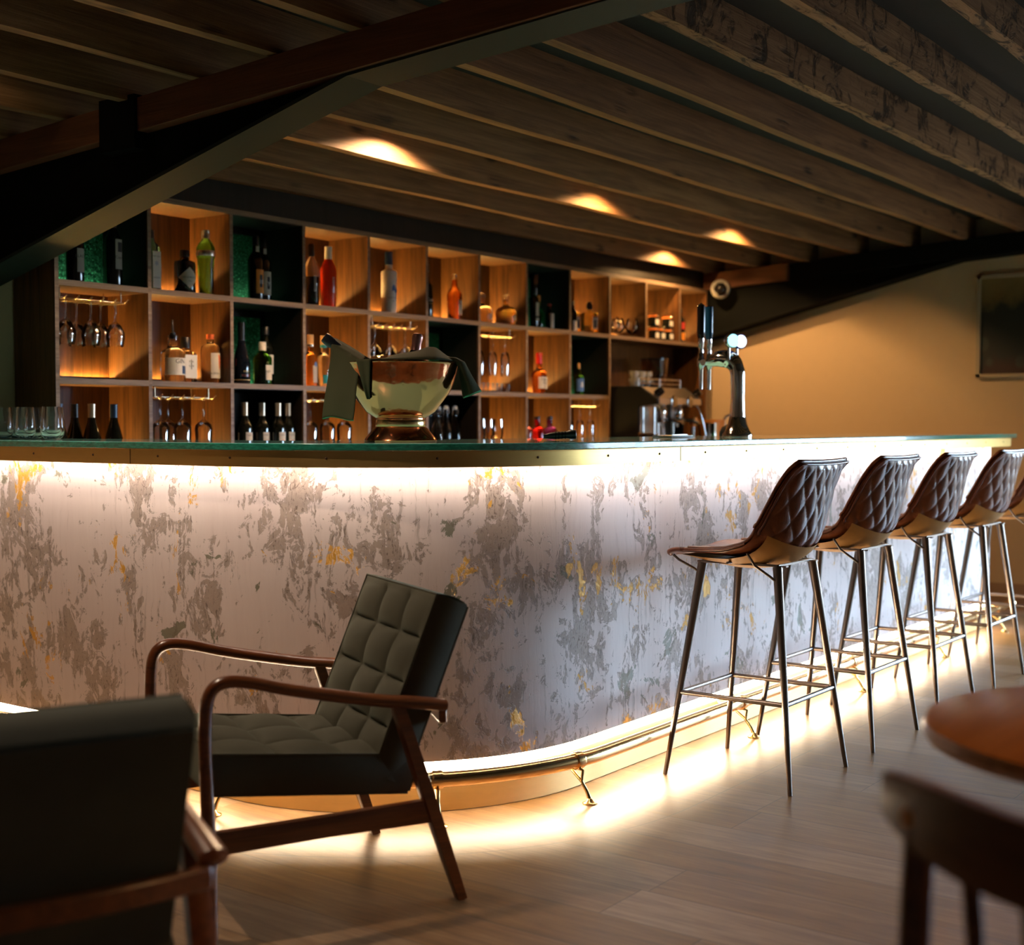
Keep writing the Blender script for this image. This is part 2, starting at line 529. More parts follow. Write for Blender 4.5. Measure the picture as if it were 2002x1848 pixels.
def mk_plaster():
    t = NT('distressed_plaster')
    uv = t.uv()
    wob = t.noise(uv, 5.0, 4, 0.6)
    wv = t.n('VectorMath', {0: uv, 1: t.n('VectorMath', {0: t.n('VectorMath', {0: wob.outputs[1], 1: (0.5, 0.5, 0.5)}, operation='SUBTRACT'), 'Scale': 0.06}, operation='SCALE')}, operation='ADD')
    big = t.noise(t.map(wv, (1.0, 0.85, 1), rot=(0, 0, 0.35)), 3.4, 10, 0.66, 0.6)
    mid = t.noise(t.map(wv, (1.25, 0.85, 1)), 12.0, 10, 0.72, 1.3)
    streak = t.noise(t.map(wv, (46, 3.0, 1)), 1.0, 5, 0.65)
    fine = t.noise(wv, 95.0, 4, 0.7)
    lift = t.math('ADD', t.math('MULTIPLY', big, 0.44), t.math('ADD', t.math('MULTIPLY', mid, 0.42), t.math('MULTIPLY', streak, 0.14)))
    taupe = t.step(lift, 0.520, 0.530)
    rim = t.math('MULTIPLY', t.step(lift, 0.513, 0.520), t.math('SUBTRACT', 1.0, t.step(lift, 0.521, 0.530)))
    # dark crazing inside the worn patches
    crk = t.noise(t.map(wv, (1.7, 0.8, 1)), 40.0, 6, 0.74, 1.6)
    pit = t.math('MULTIPLY', t.step(crk, 0.535, 0.59), t.step(lift, 0.500, 0.545))
    scr = t.math('MULTIPLY', t.step(streak, 0.55, 0.66), t.step(t.noise(wv, 2.4, 4), 0.46, 0.60))
    goldn = t.noise(t.map(wv, (1.1, 0.8, 1), (3.7, 1.3, 0)), 4.6, 9, 0.66, 0.6)
    gold = t.math('MULTIPLY', t.step(goldn, 0.588, 0.598), t.step(lift, 0.500, 0.515))
    grn = t.math('MULTIPLY', t.step(t.noise(t.map(wv, (1.0, 0.8, 1), (9.1, 4.2, 0)), 4.4, 9, 0.66, 0.6), 0.632, 0.642), 0.85)
    tone = t.noise(uv, 1.5, 3)
    base = t.mix(t.step(tone, 0.35, 0.65), (0.74, 0.64, 0.62), (0.83, 0.735, 0.705))
    base = t.mix(t.math('MULTIPLY', streak, 0.5), base, (0.58, 0.47, 0.44))
    wornc = t.mix(fine, (0.34, 0.26, 0.215), (0.47, 0.38, 0.32))
    col = t.mix(t.math('MULTIPLY', taupe, 0.92), base, wornc)
    col = t.mix(t.math('MULTIPLY', scr, 0.55), col, (0.22, 0.165, 0.13))
    col = t.mix(t.math('MULTIPLY', grn, 1.0), col, (0.16, 0.165, 0.10))
    col = t.mix(t.math('MULTIPLY', pit, 0.72), col, (0.10, 0.07, 0.05))
    col = t.mix(t.math('MULTIPLY', rim, 0.75), col, (0.13, 0.09, 0.065))
    col = t.mix(gold, col, t.mix(fine, (0.62, 0.30, 0.03), (0.72, 0.42, 0.08)))
    h = t.math('SUBTRACT', 1.0, t.math('ADD', t.math('MULTIPLY', taupe, 0.5), t.math('ADD', t.math('MULTIPLY', pit, 0.3), t.math('ADD', t.math('MULTIPLY', gold, 0.4), t.math('MULTIPLY', grn, 0.3)))))
    h = t.math('ADD', h, t.math('MULTIPLY', streak, 0.25))
    t.bsdf(Base_Color=col, Roughness=t.mix(gold, (0.45,) * 3, (0.30,) * 3), Metallic=t.math('MULTIPLY', gold, 0.35), Normal=t.bump(h, 0.55, 0.006))
    return t.m
M['plaster'] = mk_plaster()


def mk_brass(name, rough, streaks=True, col=(0.68, 0.44, 0.15)):
    t = NT(name)
    v = t.uv() if streaks else t.obj()
    n = t.noise(t.map(v, (1.5, 160, 1) if streaks else (30, 30, 30)), 2.0, 4)
    blot = t.noise(t.map(v, (2, 6, 1)) if streaks else v, 3.0, 4)
    t.bsdf(Base_Color=t.mix(blot, tuple(c * 0.86 for c in col), tuple(min(1, c * 1.12) for c in col)), Metallic=1.0,
           Roughness=t.n('MapRange', {'Value': n, 'To Min': rough * 0.75, 'To Max': rough * 1.3}), Normal=t.bump(n, 0.04, 0.002))
    return t.m
M['brass_sheet'] = mk_brass('brass_sheet', 0.40)
M['brass_kick'] = mk_brass('brass_kickplate', 0.48, True, (0.86, 0.64, 0.30))
M['brass_rail'] = mk_brass('brass_tube', 0.20, False, (0.84, 0.55, 0.25))
M['brass_cast'] = mk_brass('brass_cast', 0.22, False, (0.72, 0.50, 0.20))


def mk_copper():
    t = NT('hammered_copper')
    v = t.n('TexVoronoi', {'Vector': t.obj(), 'Scale': 75.0}, feature='SMOOTH_F1')
    t.bsdf(Base_Color=(0.80, 0.36, 0.17), Metallic=1.0, Roughness=0.13, Normal=t.bump(v, 0.16, 0.003))
    return t.m
M['copper_hammered'] = mk_copper()
M['copper'] = plain('polished_copper', (0.72, 0.30, 0.14), 0.14, 1.0)


def mk_velvet():
    t = NT('olive_velvet')
    n = t.noise(t.obj(), 7, 4)
    f = t.noise(t.obj(), 240, 2)
    t.bsdf(Base_Color=t.mix(n, (0.058, 0.056, 0.038), (0.100, 0.094, 0.066)), Roughness=0.85, Specular_IOR_Level=0.2,
           Sheen_Weight=0.25, Sheen_Roughness=0.4, Sheen_Tint=(0.30, 0.38, 0.28, 1), Normal=t.bump(f, 0.12, 0.002))
    return t.m
M['velvet'] = mk_velvet()


def mk_leather():
    t = NT('brown_leather')
    n = t.noise(t.obj(), 9, 6, 0.65)
    g = t.n('TexVoronoi', {'Vector': t.obj(), 'Scale': 260.0})
    t.bsdf(Base_Color=t.ramp(n, [(0.3, (0.07, 0.016, 0.005)), (0.55, (0.18, 0.047, 0.014)), (0.75, (0.30, 0.095, 0.030))]),
           Roughness=t.n('MapRange', {'Value': n, 'To Min': 0.22, 'To Max': 0.38}), Specular_IOR_Level=0.55, Normal=t.bump(g, 0.10, 0.002))
    return t.m
M['leather'] = mk_leather()
M['tan_lining'] = plain('tan_lining', (0.42, 0.20, 0.045), 0.6, var=0.2)


def mk_floor():
    t = NT('oak_planks')
    o = t.obj()
    sp = t.n('SeparateXYZ', {0: o})
    X, Y = sp.outputs[0], sp.outputs[1]
    # planks 205 mm wide running along y, ends staggered
    px = t.math('DIVIDE', t.math('SUBTRACT', X, 2.361), 0.2045)
    col_i = t.math('FLOOR', px)
    fx = t.math('FRACT', px)
    off = t.math('FRACT', t.math('MULTIPLY', t.math('SINE', t.math('MULTIPLY', col_i, 12.9898)), 43.758))
    py = t.math('DIVIDE', t.math('ADD', Y, t.math('MULTIPLY', off, 1.45)), 1.45)
    row_i = t.math('FLOOR', py)
    fy = t.math('FRACT', py)
    rnd = t.n('TexWhiteNoise', {'Vector': t.n('CombineXYZ', {0: col_i, 1: row_i})}, noise_dimensions='3D')
    # border course that follows the bar front
    cx = t.math('MAXIMUM', t.math('SUBTRACT', 3.72, X), 0.0)
    cy = t.math('MAXIMUM', t.math('SUBTRACT', 3.24, Y), 0.0)
    rr = t.math('SQRT', t.math('ADD', t.math('MULTIPLY', cx, cx), t.math('MULTIPLY', cy, cy)))
    bord = t.math('LESS_THAN', rr, 1.214)
    bseam = t.math('SUBTRACT', 1.0, t.step(t.math('ABSOLUTE', t.math('SUBTRACT', rr, 1.214)), 0.0010, 0.0034), True)
    b2 = t.math('SUBTRACT', 1.0, t.step(t.math('ABSOLUTE', t.math('SUBTRACT', rr, 1.005)), 0.0010, 0.0034), True)
    sx = t.math('SUBTRACT', 1.0, t.step(t.math('MULTIPLY', t.math('MINIMUM', fx, t.math('SUBTRACT', 1.0, fx)), 0.2045), 0.0008, 0.0030), True)
    sy = t.math('SUBTRACT', 1.0, t.step(t.math('MULTIPLY', t.math('MINIMUM', fy, t.math('SUBTRACT', 1.0, fy)), 1.45), 0.0008, 0.0028), True)
    inner = t.math('MULTIPLY', t.math('MAXIMUM', sx, sy), t.math('SUBTRACT', 1.0, bord))
    seam = t.math('MAXIMUM', inner, t.math('MAXIMUM', bseam, t.math('MULTIPLY', b2, 0.0)))
    shift = t.n('CombineXYZ', {0: t.math('MULTIPLY', rnd, 9.0), 1: t.math('MULTIPLY', rnd, 31.0), 2: 0.0})
    gv = t.n('VectorMath', {0: o, 1: shift}, operation='ADD')
    grain = t.noise(t.map(gv, (16, 1.3, 1)), 2.0, 7, 0.65, 0.7)
    fine = t.noise(t.map(gv, (90, 4, 1)), 2.0, 4, 0.6)
    patch = t.noise(o, 1.7, 3)
    f = t.math('ADD', t.math('MULTIPLY', grain, 0.55), t.math('ADD', t.math('MULTIPLY', fine, 0.2), t.math('MULTIPLY', patch, 0.25)))
    col = t.ramp(f, [(0.34, (0.085, 0.036, 0.011)), (0.50, (0.20, 0.102, 0.038)), (0.66, (0.32, 0.188, 0.082))])
    tint = t.n('HueSaturation', {'Color': col, 'Value': t.n('MapRange', {'Value': rnd, 'To Min': 0.78, 'To Max': 1.2}), 'Saturation': t.n('MapRange', {'Value': rnd, 'To Min': 1.1, 'To Max': 0.8})})
    col = t.mix(t.math('MULTIPLY', seam, 0.75), tint, (0.05, 0.03, 0.018))
    t.bsdf(Base_Color=col, Roughness=t.n('MapRange', {'Value': grain, 'To Min': 0.30, 'To Max': 0.44}), Specular_IOR_Level=0.45,
           Normal=t.bump(t.math('SUBTRACT', f, t.math('MULTIPLY', seam, 1.2)), 0.10, 0.004))
    return t.m
M['floor'] = mk_floor()


def mk_counter():
    t = NT('green_glass_top')
    n = t.noise(t.obj(), 6, 4)
    t.bsdf(Base_Color=t.mix(n, (0.28, 0.76, 0.74), (0.35, 0.83, 0.81)), Roughness=0.30, Coat_Weight=1.0, Coat_Roughness=0.02, Coat_IOR=1.5, Specular_IOR_Level=0.3)
    return t.m
M['counter_top'] = mk_counter()


def mk_counter_edge():
    t = NT('green_glass_edge')
    n = t.noise(t.map(t.obj(), (14, 14, 60)), 3, 5, 0.7)
    t.bsdf(Base_Color=t.mix(t.step(n, 0.35, 0.75), (0.003, 0.13, 0.085), (0.015, 0.30, 0.20)), Roughness=0.10, Specular_IOR_Level=0.8,
           Coat_Weight=1.0, Coat_Roughness=0.04, Normal=t.bump(n, 0.12, 0.003))
    return t.m
M['counter_edge'] = mk_counter_edge()


def mk_mirror():
    t = NT('green_antique_glass')
    o = t.obj()
    n = t.noise(o, 55, 4, 0.7, 0.5)
    s = t.step(t.noise(o, 120, 2, 0.6), 0.56, 0.68)  # bright flecks, the sparkle painted into the glass colour
    t.bsdf(Base_Color=t.mix(s, (0.003, 0.10, 0.04), (0.14, 0.62, 0.34)), Metallic=0.5, Roughness=0.34, Normal=t.bump(n, 1.0, 0.03))
    return t.m
M['mirror'] = mk_mirror()


def mk_painting():
    t = NT('dark_painting')
    g = t.n('TexCoord').outputs['Generated']
    sp = t.n('SeparateXYZ', {0: g})
    n = t.noise(g, 5, 5)
    zz = t.math('ADD', sp.outputs[2], t.math('MULTIPLY', t.math('SUBTRACT', n, 0.5), 0.35))
    col = t.ramp(zz, [(0.06, (0.030, 0.010, 0.010)), (0.2, (0.010, 0.014, 0.013)), (0.66, (0.008, 0.012, 0.011)), (0.80, (0.14, 0.095, 0.03)), (1.0, (0.20, 0.15, 0.06))])
    v = t.n('TexVoronoi', {'Vector': t.map(g, (3, 4.2, 3.6)), 'Scale': 1.0})
    blob = t.math('SUBTRACT', 1.0, t.step(v, 0.20, 0.34), True)
    col = t.mix(t.math('MULTIPLY', blob, 0.8), col, t.mix(n, (0.012, 0.016, 0.015), (0.06, 0.07, 0.06)))
    t.bsdf(Base_Color=col, Roughness=0.6)
    return t.m
M['painting'] = mk_painting()

# ------------------------------------------------------------------ the room
def struct(o): return tag(o, kind='structure')
X0, X1, Y0, Y1 = -1.6, 9.2, -3.6, 5.10
def zj(y): return 2.43 - 0.055 * (y - 2.86)       # underside of the joists
ZC = 0.142                                           # ceiling boards above that

m = MB(); m.box(X0 - .1, X1 + .1, Y0 - .1, Y1 + .1, -0.08, 0.0); struct(m.build('floor', M['floor'], smooth=0))
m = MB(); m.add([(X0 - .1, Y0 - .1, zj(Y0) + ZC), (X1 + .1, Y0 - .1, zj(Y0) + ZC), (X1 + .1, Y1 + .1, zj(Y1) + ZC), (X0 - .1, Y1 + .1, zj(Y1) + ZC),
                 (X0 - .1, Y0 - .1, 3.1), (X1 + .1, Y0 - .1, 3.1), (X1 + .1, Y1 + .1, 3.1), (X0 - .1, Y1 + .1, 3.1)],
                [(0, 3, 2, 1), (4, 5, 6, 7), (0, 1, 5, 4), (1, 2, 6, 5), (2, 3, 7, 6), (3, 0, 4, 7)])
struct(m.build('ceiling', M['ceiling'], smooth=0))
m = MB(); m.box(X0 - .1, X1 + .12, Y1, Y1 + .1, 0, 2.9); struct(m.build('wall_back', M['wall'], smooth=0))
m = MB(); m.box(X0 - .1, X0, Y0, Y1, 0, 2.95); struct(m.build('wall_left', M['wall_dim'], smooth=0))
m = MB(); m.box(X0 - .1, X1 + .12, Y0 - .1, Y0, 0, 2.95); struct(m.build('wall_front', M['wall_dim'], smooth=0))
m = MB()
a, b, c, d = WIN1
m.box(X1, X1 + .12, b, Y1, 0, 2.95); m.box(X1, X1 + .12, Y0, a, 0, 2.95); m.box(X1, X1 + .12, a, b, 0, c); m.box(X1, X1 + .12, a, b, d, 2.95)
struct(m.build('wall_right', M['wall'], smooth=0))
m = MB(); m.box(X1 - .018, X1, Y0, Y1, 0, 0.125); m.box(X1 - .012, X1, Y0, Y1, 0.125, 0.14); struct(m.build('baseboard_right', M['skirting'], smooth=0))
wn = thing('window_1', 'wide daylight window in the right-hand end wall', 'window', (X1, 0, 0)); wn['kind'] = 'structure'
m = MB()
for y0, y1 in ((a, a + .06), (b - .06, b), ((a + b) / 2 - .03, (a + b) / 2 + .03)): m.box(.03, .09, y0, y1, c, d)
for z0, z1 in ((c, c + .06), (d - .06, d)): m.box(.03, .09, a, b, z0, z1)
m.build('window_frame', M['sash'], wn, 0)
m = MB(); m.box(.058, .062, a, b, c, d); pn = m.build('pane', M['clear'], wn, 0)
t = NT('window_pane'); e = t.n('BsdfTransparent', {'Color': (0.95, 0.97, 0.97)}); g = t.n('BsdfGlossy', {'Roughness': 0.0}); x = t.n('MixShader', {0: 0.06, 1: e, 2: g}); t.t.links.new(x.outputs[0], t.out.inputs[0])
pn.data.materials[0] = t.m

# ceiling joists, parallel to the bar, resting on the steel rafters
rel = ['nearest the bottle shelves', 'second from the bottle shelves', 'third from the bottle shelves', 'fourth from the bottle shelves', 'fifth from the bottle shelves',
       'sixth from the bottle shelves', 'seventh from the bottle shelves', 'eighth from the bottle shelves', 'ninth from the bottle shelves', 'tenth from the bottle shelves',
       'eleventh from the bottle shelves']
for i, k in enumerate(range(6, -5, -1)):
    yf = 2.55 + 0.3745 * k
    yc = yf - 0.025
    rough = k <= -1
    m = MB()
    z0 = zj(yc)
    n = 70
    def fn(u, v, yc=yc, z0=z0, rough=rough, k=k):
        ring = [(-.025, 0), (.025, 0), (.025, ZC + .004), (-.025, ZC + .004), (-.025, 0)]
        j = int(round(v * 4))
        a_, b_ = ring[j]
        x = X0 + (X1 - .002 - X0) * u
        w = 0.004 * sin(x * 3.1 + k * 2) + (0.005 * sin(x * 17 + k) * sin(x * 7.3) if rough else 0)
        return (x, yc + a_ + w * 0.5, z0 + b_ + (w if j in (0, 1, 4) else 0))
    m.grid(fn, n, 4)
    kk = len(m.V)
    m.F.append((0, 1, 2, 3)); m.F.append(tuple(kk - 5 + q for q in (3, 2, 1, 0)))
    o = m.build('ceiling_joist', M['joist_rough'] if rough else M['joist'], smooth=35)
    tag(o, ('rough bark-edged' if rough else 'sawn brown') + ' timber ceiling joist, ' + rel[i], 'joist', 'timber ceiling joists')

# two cranked steel rafters with timber plates
def zf(y): return 2.295 - (0.060 if y < 2.95 else 0.242) * (y - 2.95)
def rafter(xa, xb, label, flange, cleat=True):
    t = thing('steel_rafter', label, 'beam', ((xa + xb) / 2, 2.95, 2.295), group='cranked steel rafters under the joists')
    X, Yc, Zc = t.location
    w = (xb - xa) / 2
    ys = [Y0 + .02, 2.95, Y1 - .01]
    m = MB()
    for p, q in zip(ys, ys[1:]):
        m.add([(-w, p - Yc, zf(p) - Zc), (w, p - Yc, zf(p) - Zc), (w, q - Yc, zf(q) - Zc), (-w, q - Yc, zf(q) - Zc),
               (-w, p - Yc, zf(p) - Zc + .014), (w, p - Yc, zf(p) - Zc + .014), (w, q - Yc, zf(q) - Zc + .014), (-w, q - Yc, zf(q) - Zc + .014)],
              [(0, 3, 2, 1), (4, 5, 6, 7), (0, 1, 5, 4), (1, 2, 6, 5), (2, 3, 7, 6), (3, 0, 4, 7)])
    m.build('bottom_flange', flange, t, 0)
    m = MB()
    k = .045
    for p, q in zip(ys, ys[1:]):
        m.add([(-k, p - Yc, zf(p) - Zc + .014), (k, p - Yc, zf(p) - Zc + .014), (k, q - Yc, zf(q) - Zc + .014), (-k, q - Yc, zf(q) - Zc + .014),
               (-k, p - Yc, zj(p) - Zc), (k, p - Yc, zj(p) - Zc), (k, q - Yc, zj(q) - Zc), (-k, q - Yc, zj(q) - Zc)],
              [(0, 3, 2, 1), (4, 5, 6, 7), (0, 1, 5, 4), (1, 2, 6, 5), (2, 3, 7, 6), (3, 0, 4, 7)])
    m.build('web', M['steel_black'], t, 0)
    zp = lambda y: 2.305 - .055 * (y - 2.95)
    xs = -w - .012
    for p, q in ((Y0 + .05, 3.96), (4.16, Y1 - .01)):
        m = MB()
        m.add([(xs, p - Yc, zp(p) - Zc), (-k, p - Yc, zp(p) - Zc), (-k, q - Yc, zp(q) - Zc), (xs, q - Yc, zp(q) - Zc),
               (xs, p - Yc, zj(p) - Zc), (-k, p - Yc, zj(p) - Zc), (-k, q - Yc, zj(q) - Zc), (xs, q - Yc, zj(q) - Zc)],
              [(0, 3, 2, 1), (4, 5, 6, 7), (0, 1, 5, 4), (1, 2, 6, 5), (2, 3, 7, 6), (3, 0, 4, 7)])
        o = m.build('timber_plate', M['plate_wood'] if cleat or p > 4 else M['steel_black'], t, 0, bevel=.003)  # far rafter's long plate coloured black, its shade put into the colour
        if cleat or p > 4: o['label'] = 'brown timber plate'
    if not cleat: return
    m = MB(); m.box(xs - .012, -k, 3.96 - Yc, 4.16 - Yc, 2.19 - Zc, 2.38 - Zc)
    m.build('cleat', M['steel_black'], t, 0)
rafter(3.15, 3.317, 'dark green steel rafter crossing overhead in front of the bar shelves', M['flange'])
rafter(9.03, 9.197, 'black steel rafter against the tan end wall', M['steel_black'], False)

# ------------------------------------------------------------------ bar
BX, BY, BR = 3.72, 3.24, 0.79        # corner centre and radius of the kickplate line
def barpath(off, yend, xend, n=22):
    r = BR + off
    p = [(BX - r, yend)]
    for j in range(1, 5): p.append((BX - r, yend + (BY - yend) * j / 5))
    for j in range(n + 1):
        a = pi + (pi / 2) * j / n
        p.append((BX + r * cos(a), BY + r * sin(a)))
    ya = BY - r
    for j in range(1, 13): p.append((BX + (xend - BX) * j / 12, ya))
    return p

def ribbon(m, po, pi_, z0, z1, capends=True, faces='obti'):
    """solid strip between an outer and inner path"""
    n = len(po)
    s = 0
    o = len(m.V)
    for i in range(n):
        if i: s += sqrt((po[i][0] - po[i - 1][0]) ** 2 + (po[i][1] - po[i - 1][1]) ** 2)
        for (x, y), z in ((po[i], z0), (po[i], z1), (pi_[i], z1), (pi_[i], z0)):
            m.V.append((x, y, z)); m.UV[len(m.V) - 1] = (s, z)
    for i in range(n - 1):
        a_, b_ = o + 4 * i, o + 4 * i + 4
        if 'o' in faces: m.F.append((a_, b_, b_ + 1, a_ + 1))
        if 't' in faces: m.F.append((a_ + 1, b_ + 1, b_ + 2, a_ + 2))
        if 'i' in faces: m.F.append((a_ + 2, b_ + 2, b_ + 3, a_ + 3))
        if 'b' in faces: m.F.append((a_ + 3, b_ + 3, b_, a_))
    if capends:
        m.F.append((o, o + 1, o + 2, o + 3)); k = o + 4 * (n - 1); m.F.append((k + 3, k + 2, k + 1, k))

YE, XP, XF, XG = 5.085, 8.13, 8.27, 8.36
bar = thing('bar_counter', 'long curved bar counter fronted in peeling pink plaster', 'bar')
m = MB(); ribbon(m, barpath(-.031, YE, XP - .02), barpath(-.40, YE, XP - .02), 0.0, 1.085); m.build('carcass', M['black_wood'], bar, 30)
m = MB(); ribbon(m, barpath(.014, YE, XP), barpath(-.03, YE, XP), .160, 1.088); o = m.build('front_panel', M['plaster'], bar, 40); o['label'] = 'distressed plaster with gold and green flecks'
m = MB(); ribbon(m, barpath(.003, YE, XP - .03), barpath(-.002, YE, XP - .03), .002, .128); o = m.build('kickplate', M['brass_kick'], bar, 40); o['label'] = 'brass kickplate'
m = MB(); ribbon(m, barpath(.090, YE, XF), barpath(.084, YE, XF), 1.070, 1.120); m.box(XF - .004, XF, 2.36, 2.95, 1.07, 1.12)
o = m.build('fascia', M['brass_sheet'], bar, 40); o['label'] = 'brass fascia under the glass top'
m = MB(); ribbon(m, barpath(.084, YE, XF - .01), barpath(-.41, YE, XF - .01), 1.092, 1.119); m.build('top_board', M['black_wood'], bar, 40)
m = MB(); ribbon(m, barpath(.078, YE, XF - .1), barpath(.060, YE, XF - .1), 1.086, 1.0915); m.build('led_strip', M['led'], bar, 0)
m = MB(); ribbon(m, barpath(.0125, YE, XP - .04), barpath(.0035, YE, XP - .04), .130, .158); m.build('led_strip', M['led_foot'], bar, 0)
# fascia nails and joints
nail = []
po = barpath(.0905, YE, XF)
tot = 0
for (xa, ya), (xb, yb) in zip(po, po[1:]):
    L = sqrt((xb - xa) ** 2 + (yb - ya) ** 2)
    nail.append((tot, L, xa, ya, xb, yb)); tot += L
def on_path(s):
    for t0, L, xa, ya, xb, yb in nail:
        if s <= t0 + L + 1e-6:
            f = (s - t0) / L
            return Vector((xa + (xb - xa) * f, ya + (yb - ya) * f, 0)), Vector((yb - ya, xa - xb, 0)).normalized()
M['nail'] = plain('nail_head', (0.09, 0.05, 0.025), 0.4, 0.6)
s_, k_ = 0.25, 0
while s_ < tot - .1:
    p, nn = on_path(s_)
    m = MB(); m.lathe([(0, 0), (.0042, 0), (.0038, .0016), (.0018, .003), (0, .0032)], 10, m=nn.to_track_quat('Z', 'Y').to_matrix().to_4x4())
    m.xf(Matrix.Translation((p.x, p.y, 1.098)))
    m.build('nail', M['nail'], bar, 60)
    k_ += 1
    s_ += 0.335
for s_ in (1.45, 3.75, 5.6):
    p, nn = on_path(s_)
    tt = Vector((-nn.y, nn.x, 0))
    m = MB(); m.beam(p + Vector((0, 0, 1.0705)), p + Vector((0, 0, 1.1195)), .0016, .0016, up=nn); m.build('joint', M['nail'], bar, 0)

# glass worktop
top = MB()
outer = barpath(.105, YE, XG - .03) + [(XG - .012, BY - BR - .105 + .004), (XG, BY - BR - .105 + .03)]
inner = [(BX - BR + .62, YE)] + [(BX - BR + .62 + .02, BY + .18), (BX - .02, BY - BR + .62 + .0)]
poly = outer + [(XG, 3.19), (XG - .03, 3.22)] + [(BX + .1, 3.22), (BX - .12, 3.27), (BX - .28, 3.34), (BX - .355, 3.46), (BX - .36, YE)]
k = len(poly)
zc0, zc1 = 1.1205, 1.143
top.add([(x, y, zc0) for x, y in poly] + [(x, y, zc1) for x, y in poly],
        [tuple(range(k - 1, -1, -1)), tuple(range(k, 2 * k))] + [(j, (j + 1) % k, k + (j + 1) % k, k + j) for j in range(k)])
o = top.build('glass_worktop', [M['counter_top'], M['counter_edge']], None, 35, bevel=.003)
for f in o.data.polygons: f.material_index = 0 if f.normal.z > .9 else 1
tag(o, 'long green glass worktop laid along the bar', 'countertop')
CT = zc1

# brass foot rail
rail = thing('foot_rail', 'brass foot rail running round the base of the bar', 'rail')
rp = barpath(.105, YE - .03, XP + .12, 26)
ZR = .128
RO = .105
m = MB(); m.tube([(x, y, ZR) for x, y in rp], .0235, 14); m.build('tube', M['brass_rail'], rail, 60)
m = MB(); m.lathe([(0, -.03), (.018, -.026), (.030, -.012), (.032, 0), (.030, .012), (.018, .026), (0, .03)], 16); m.xf(Matrix.Translation((XP + .13, rp[-1][1], ZR))); m.build('end_knob', M['brass_rail'], rail, 60)
def bracket(p, nn):
    """nn points away from the bar"""
    p = Vector(p); nn = Vector(nn)
    m = MB()
    f = p + nn * .055
    m.tube([f + Vector((0, 0, .012)), f - nn * .012 + Vector((0, 0, .035)), f - nn * .035 + Vector((0, 0, .065)), f - nn * .03 + Vector((0, 0, .10)), p + Vector((0, 0, ZR - .022))], [.0075, .006, .0055, .005, .006], 8)
    m.tube([f - nn * .035 + Vector((0, 0, .065)), f - nn * .08 + Vector((0, 0, .095)), f - nn * .155 + Vector((0, 0, .115))], [.0055, .005, .0055], 8)
    m.lathe([(0, 0), (.024, 0), (.024, .004), (.014, .008), (.008, .016), (0, .02)], 14, c=(f.x, f.y, 0))
    m.build('bracket', M['brass_cast'], rail, 50)
    tt = Vector((-nn.y, nn.x, 0))
    m = MB(); m.lathe([(.0245, -.016), (.0275, -.016), (.0285, -.010), (.0275, 0), (.0285, .010), (.0275, .016), (.0245, .016)], 16, m=tt.to_track_quat('Z', 'Y').to_matrix().to_4x4())
    m.xf(Matrix.Translation(p + Vector((0, 0, ZR)))); m.build('collar', M['brass_rail'], rail, 60)
for xx in (4.70, 5.80, 6.90, 7.95): bracket((xx, BY - BR - RO, 0), (0, -1, 0))
for aa in (260.5, 228.5, 184.5):
    ca, sa = cos(radians(aa)), sin(radians(aa))
    bracket((BX + (BR + RO) * ca, BY + (BR + RO) * sa, 0), (ca, sa, 0))
bracket((BX - BR - RO, 4.35, 0), (-1, 0, 0))
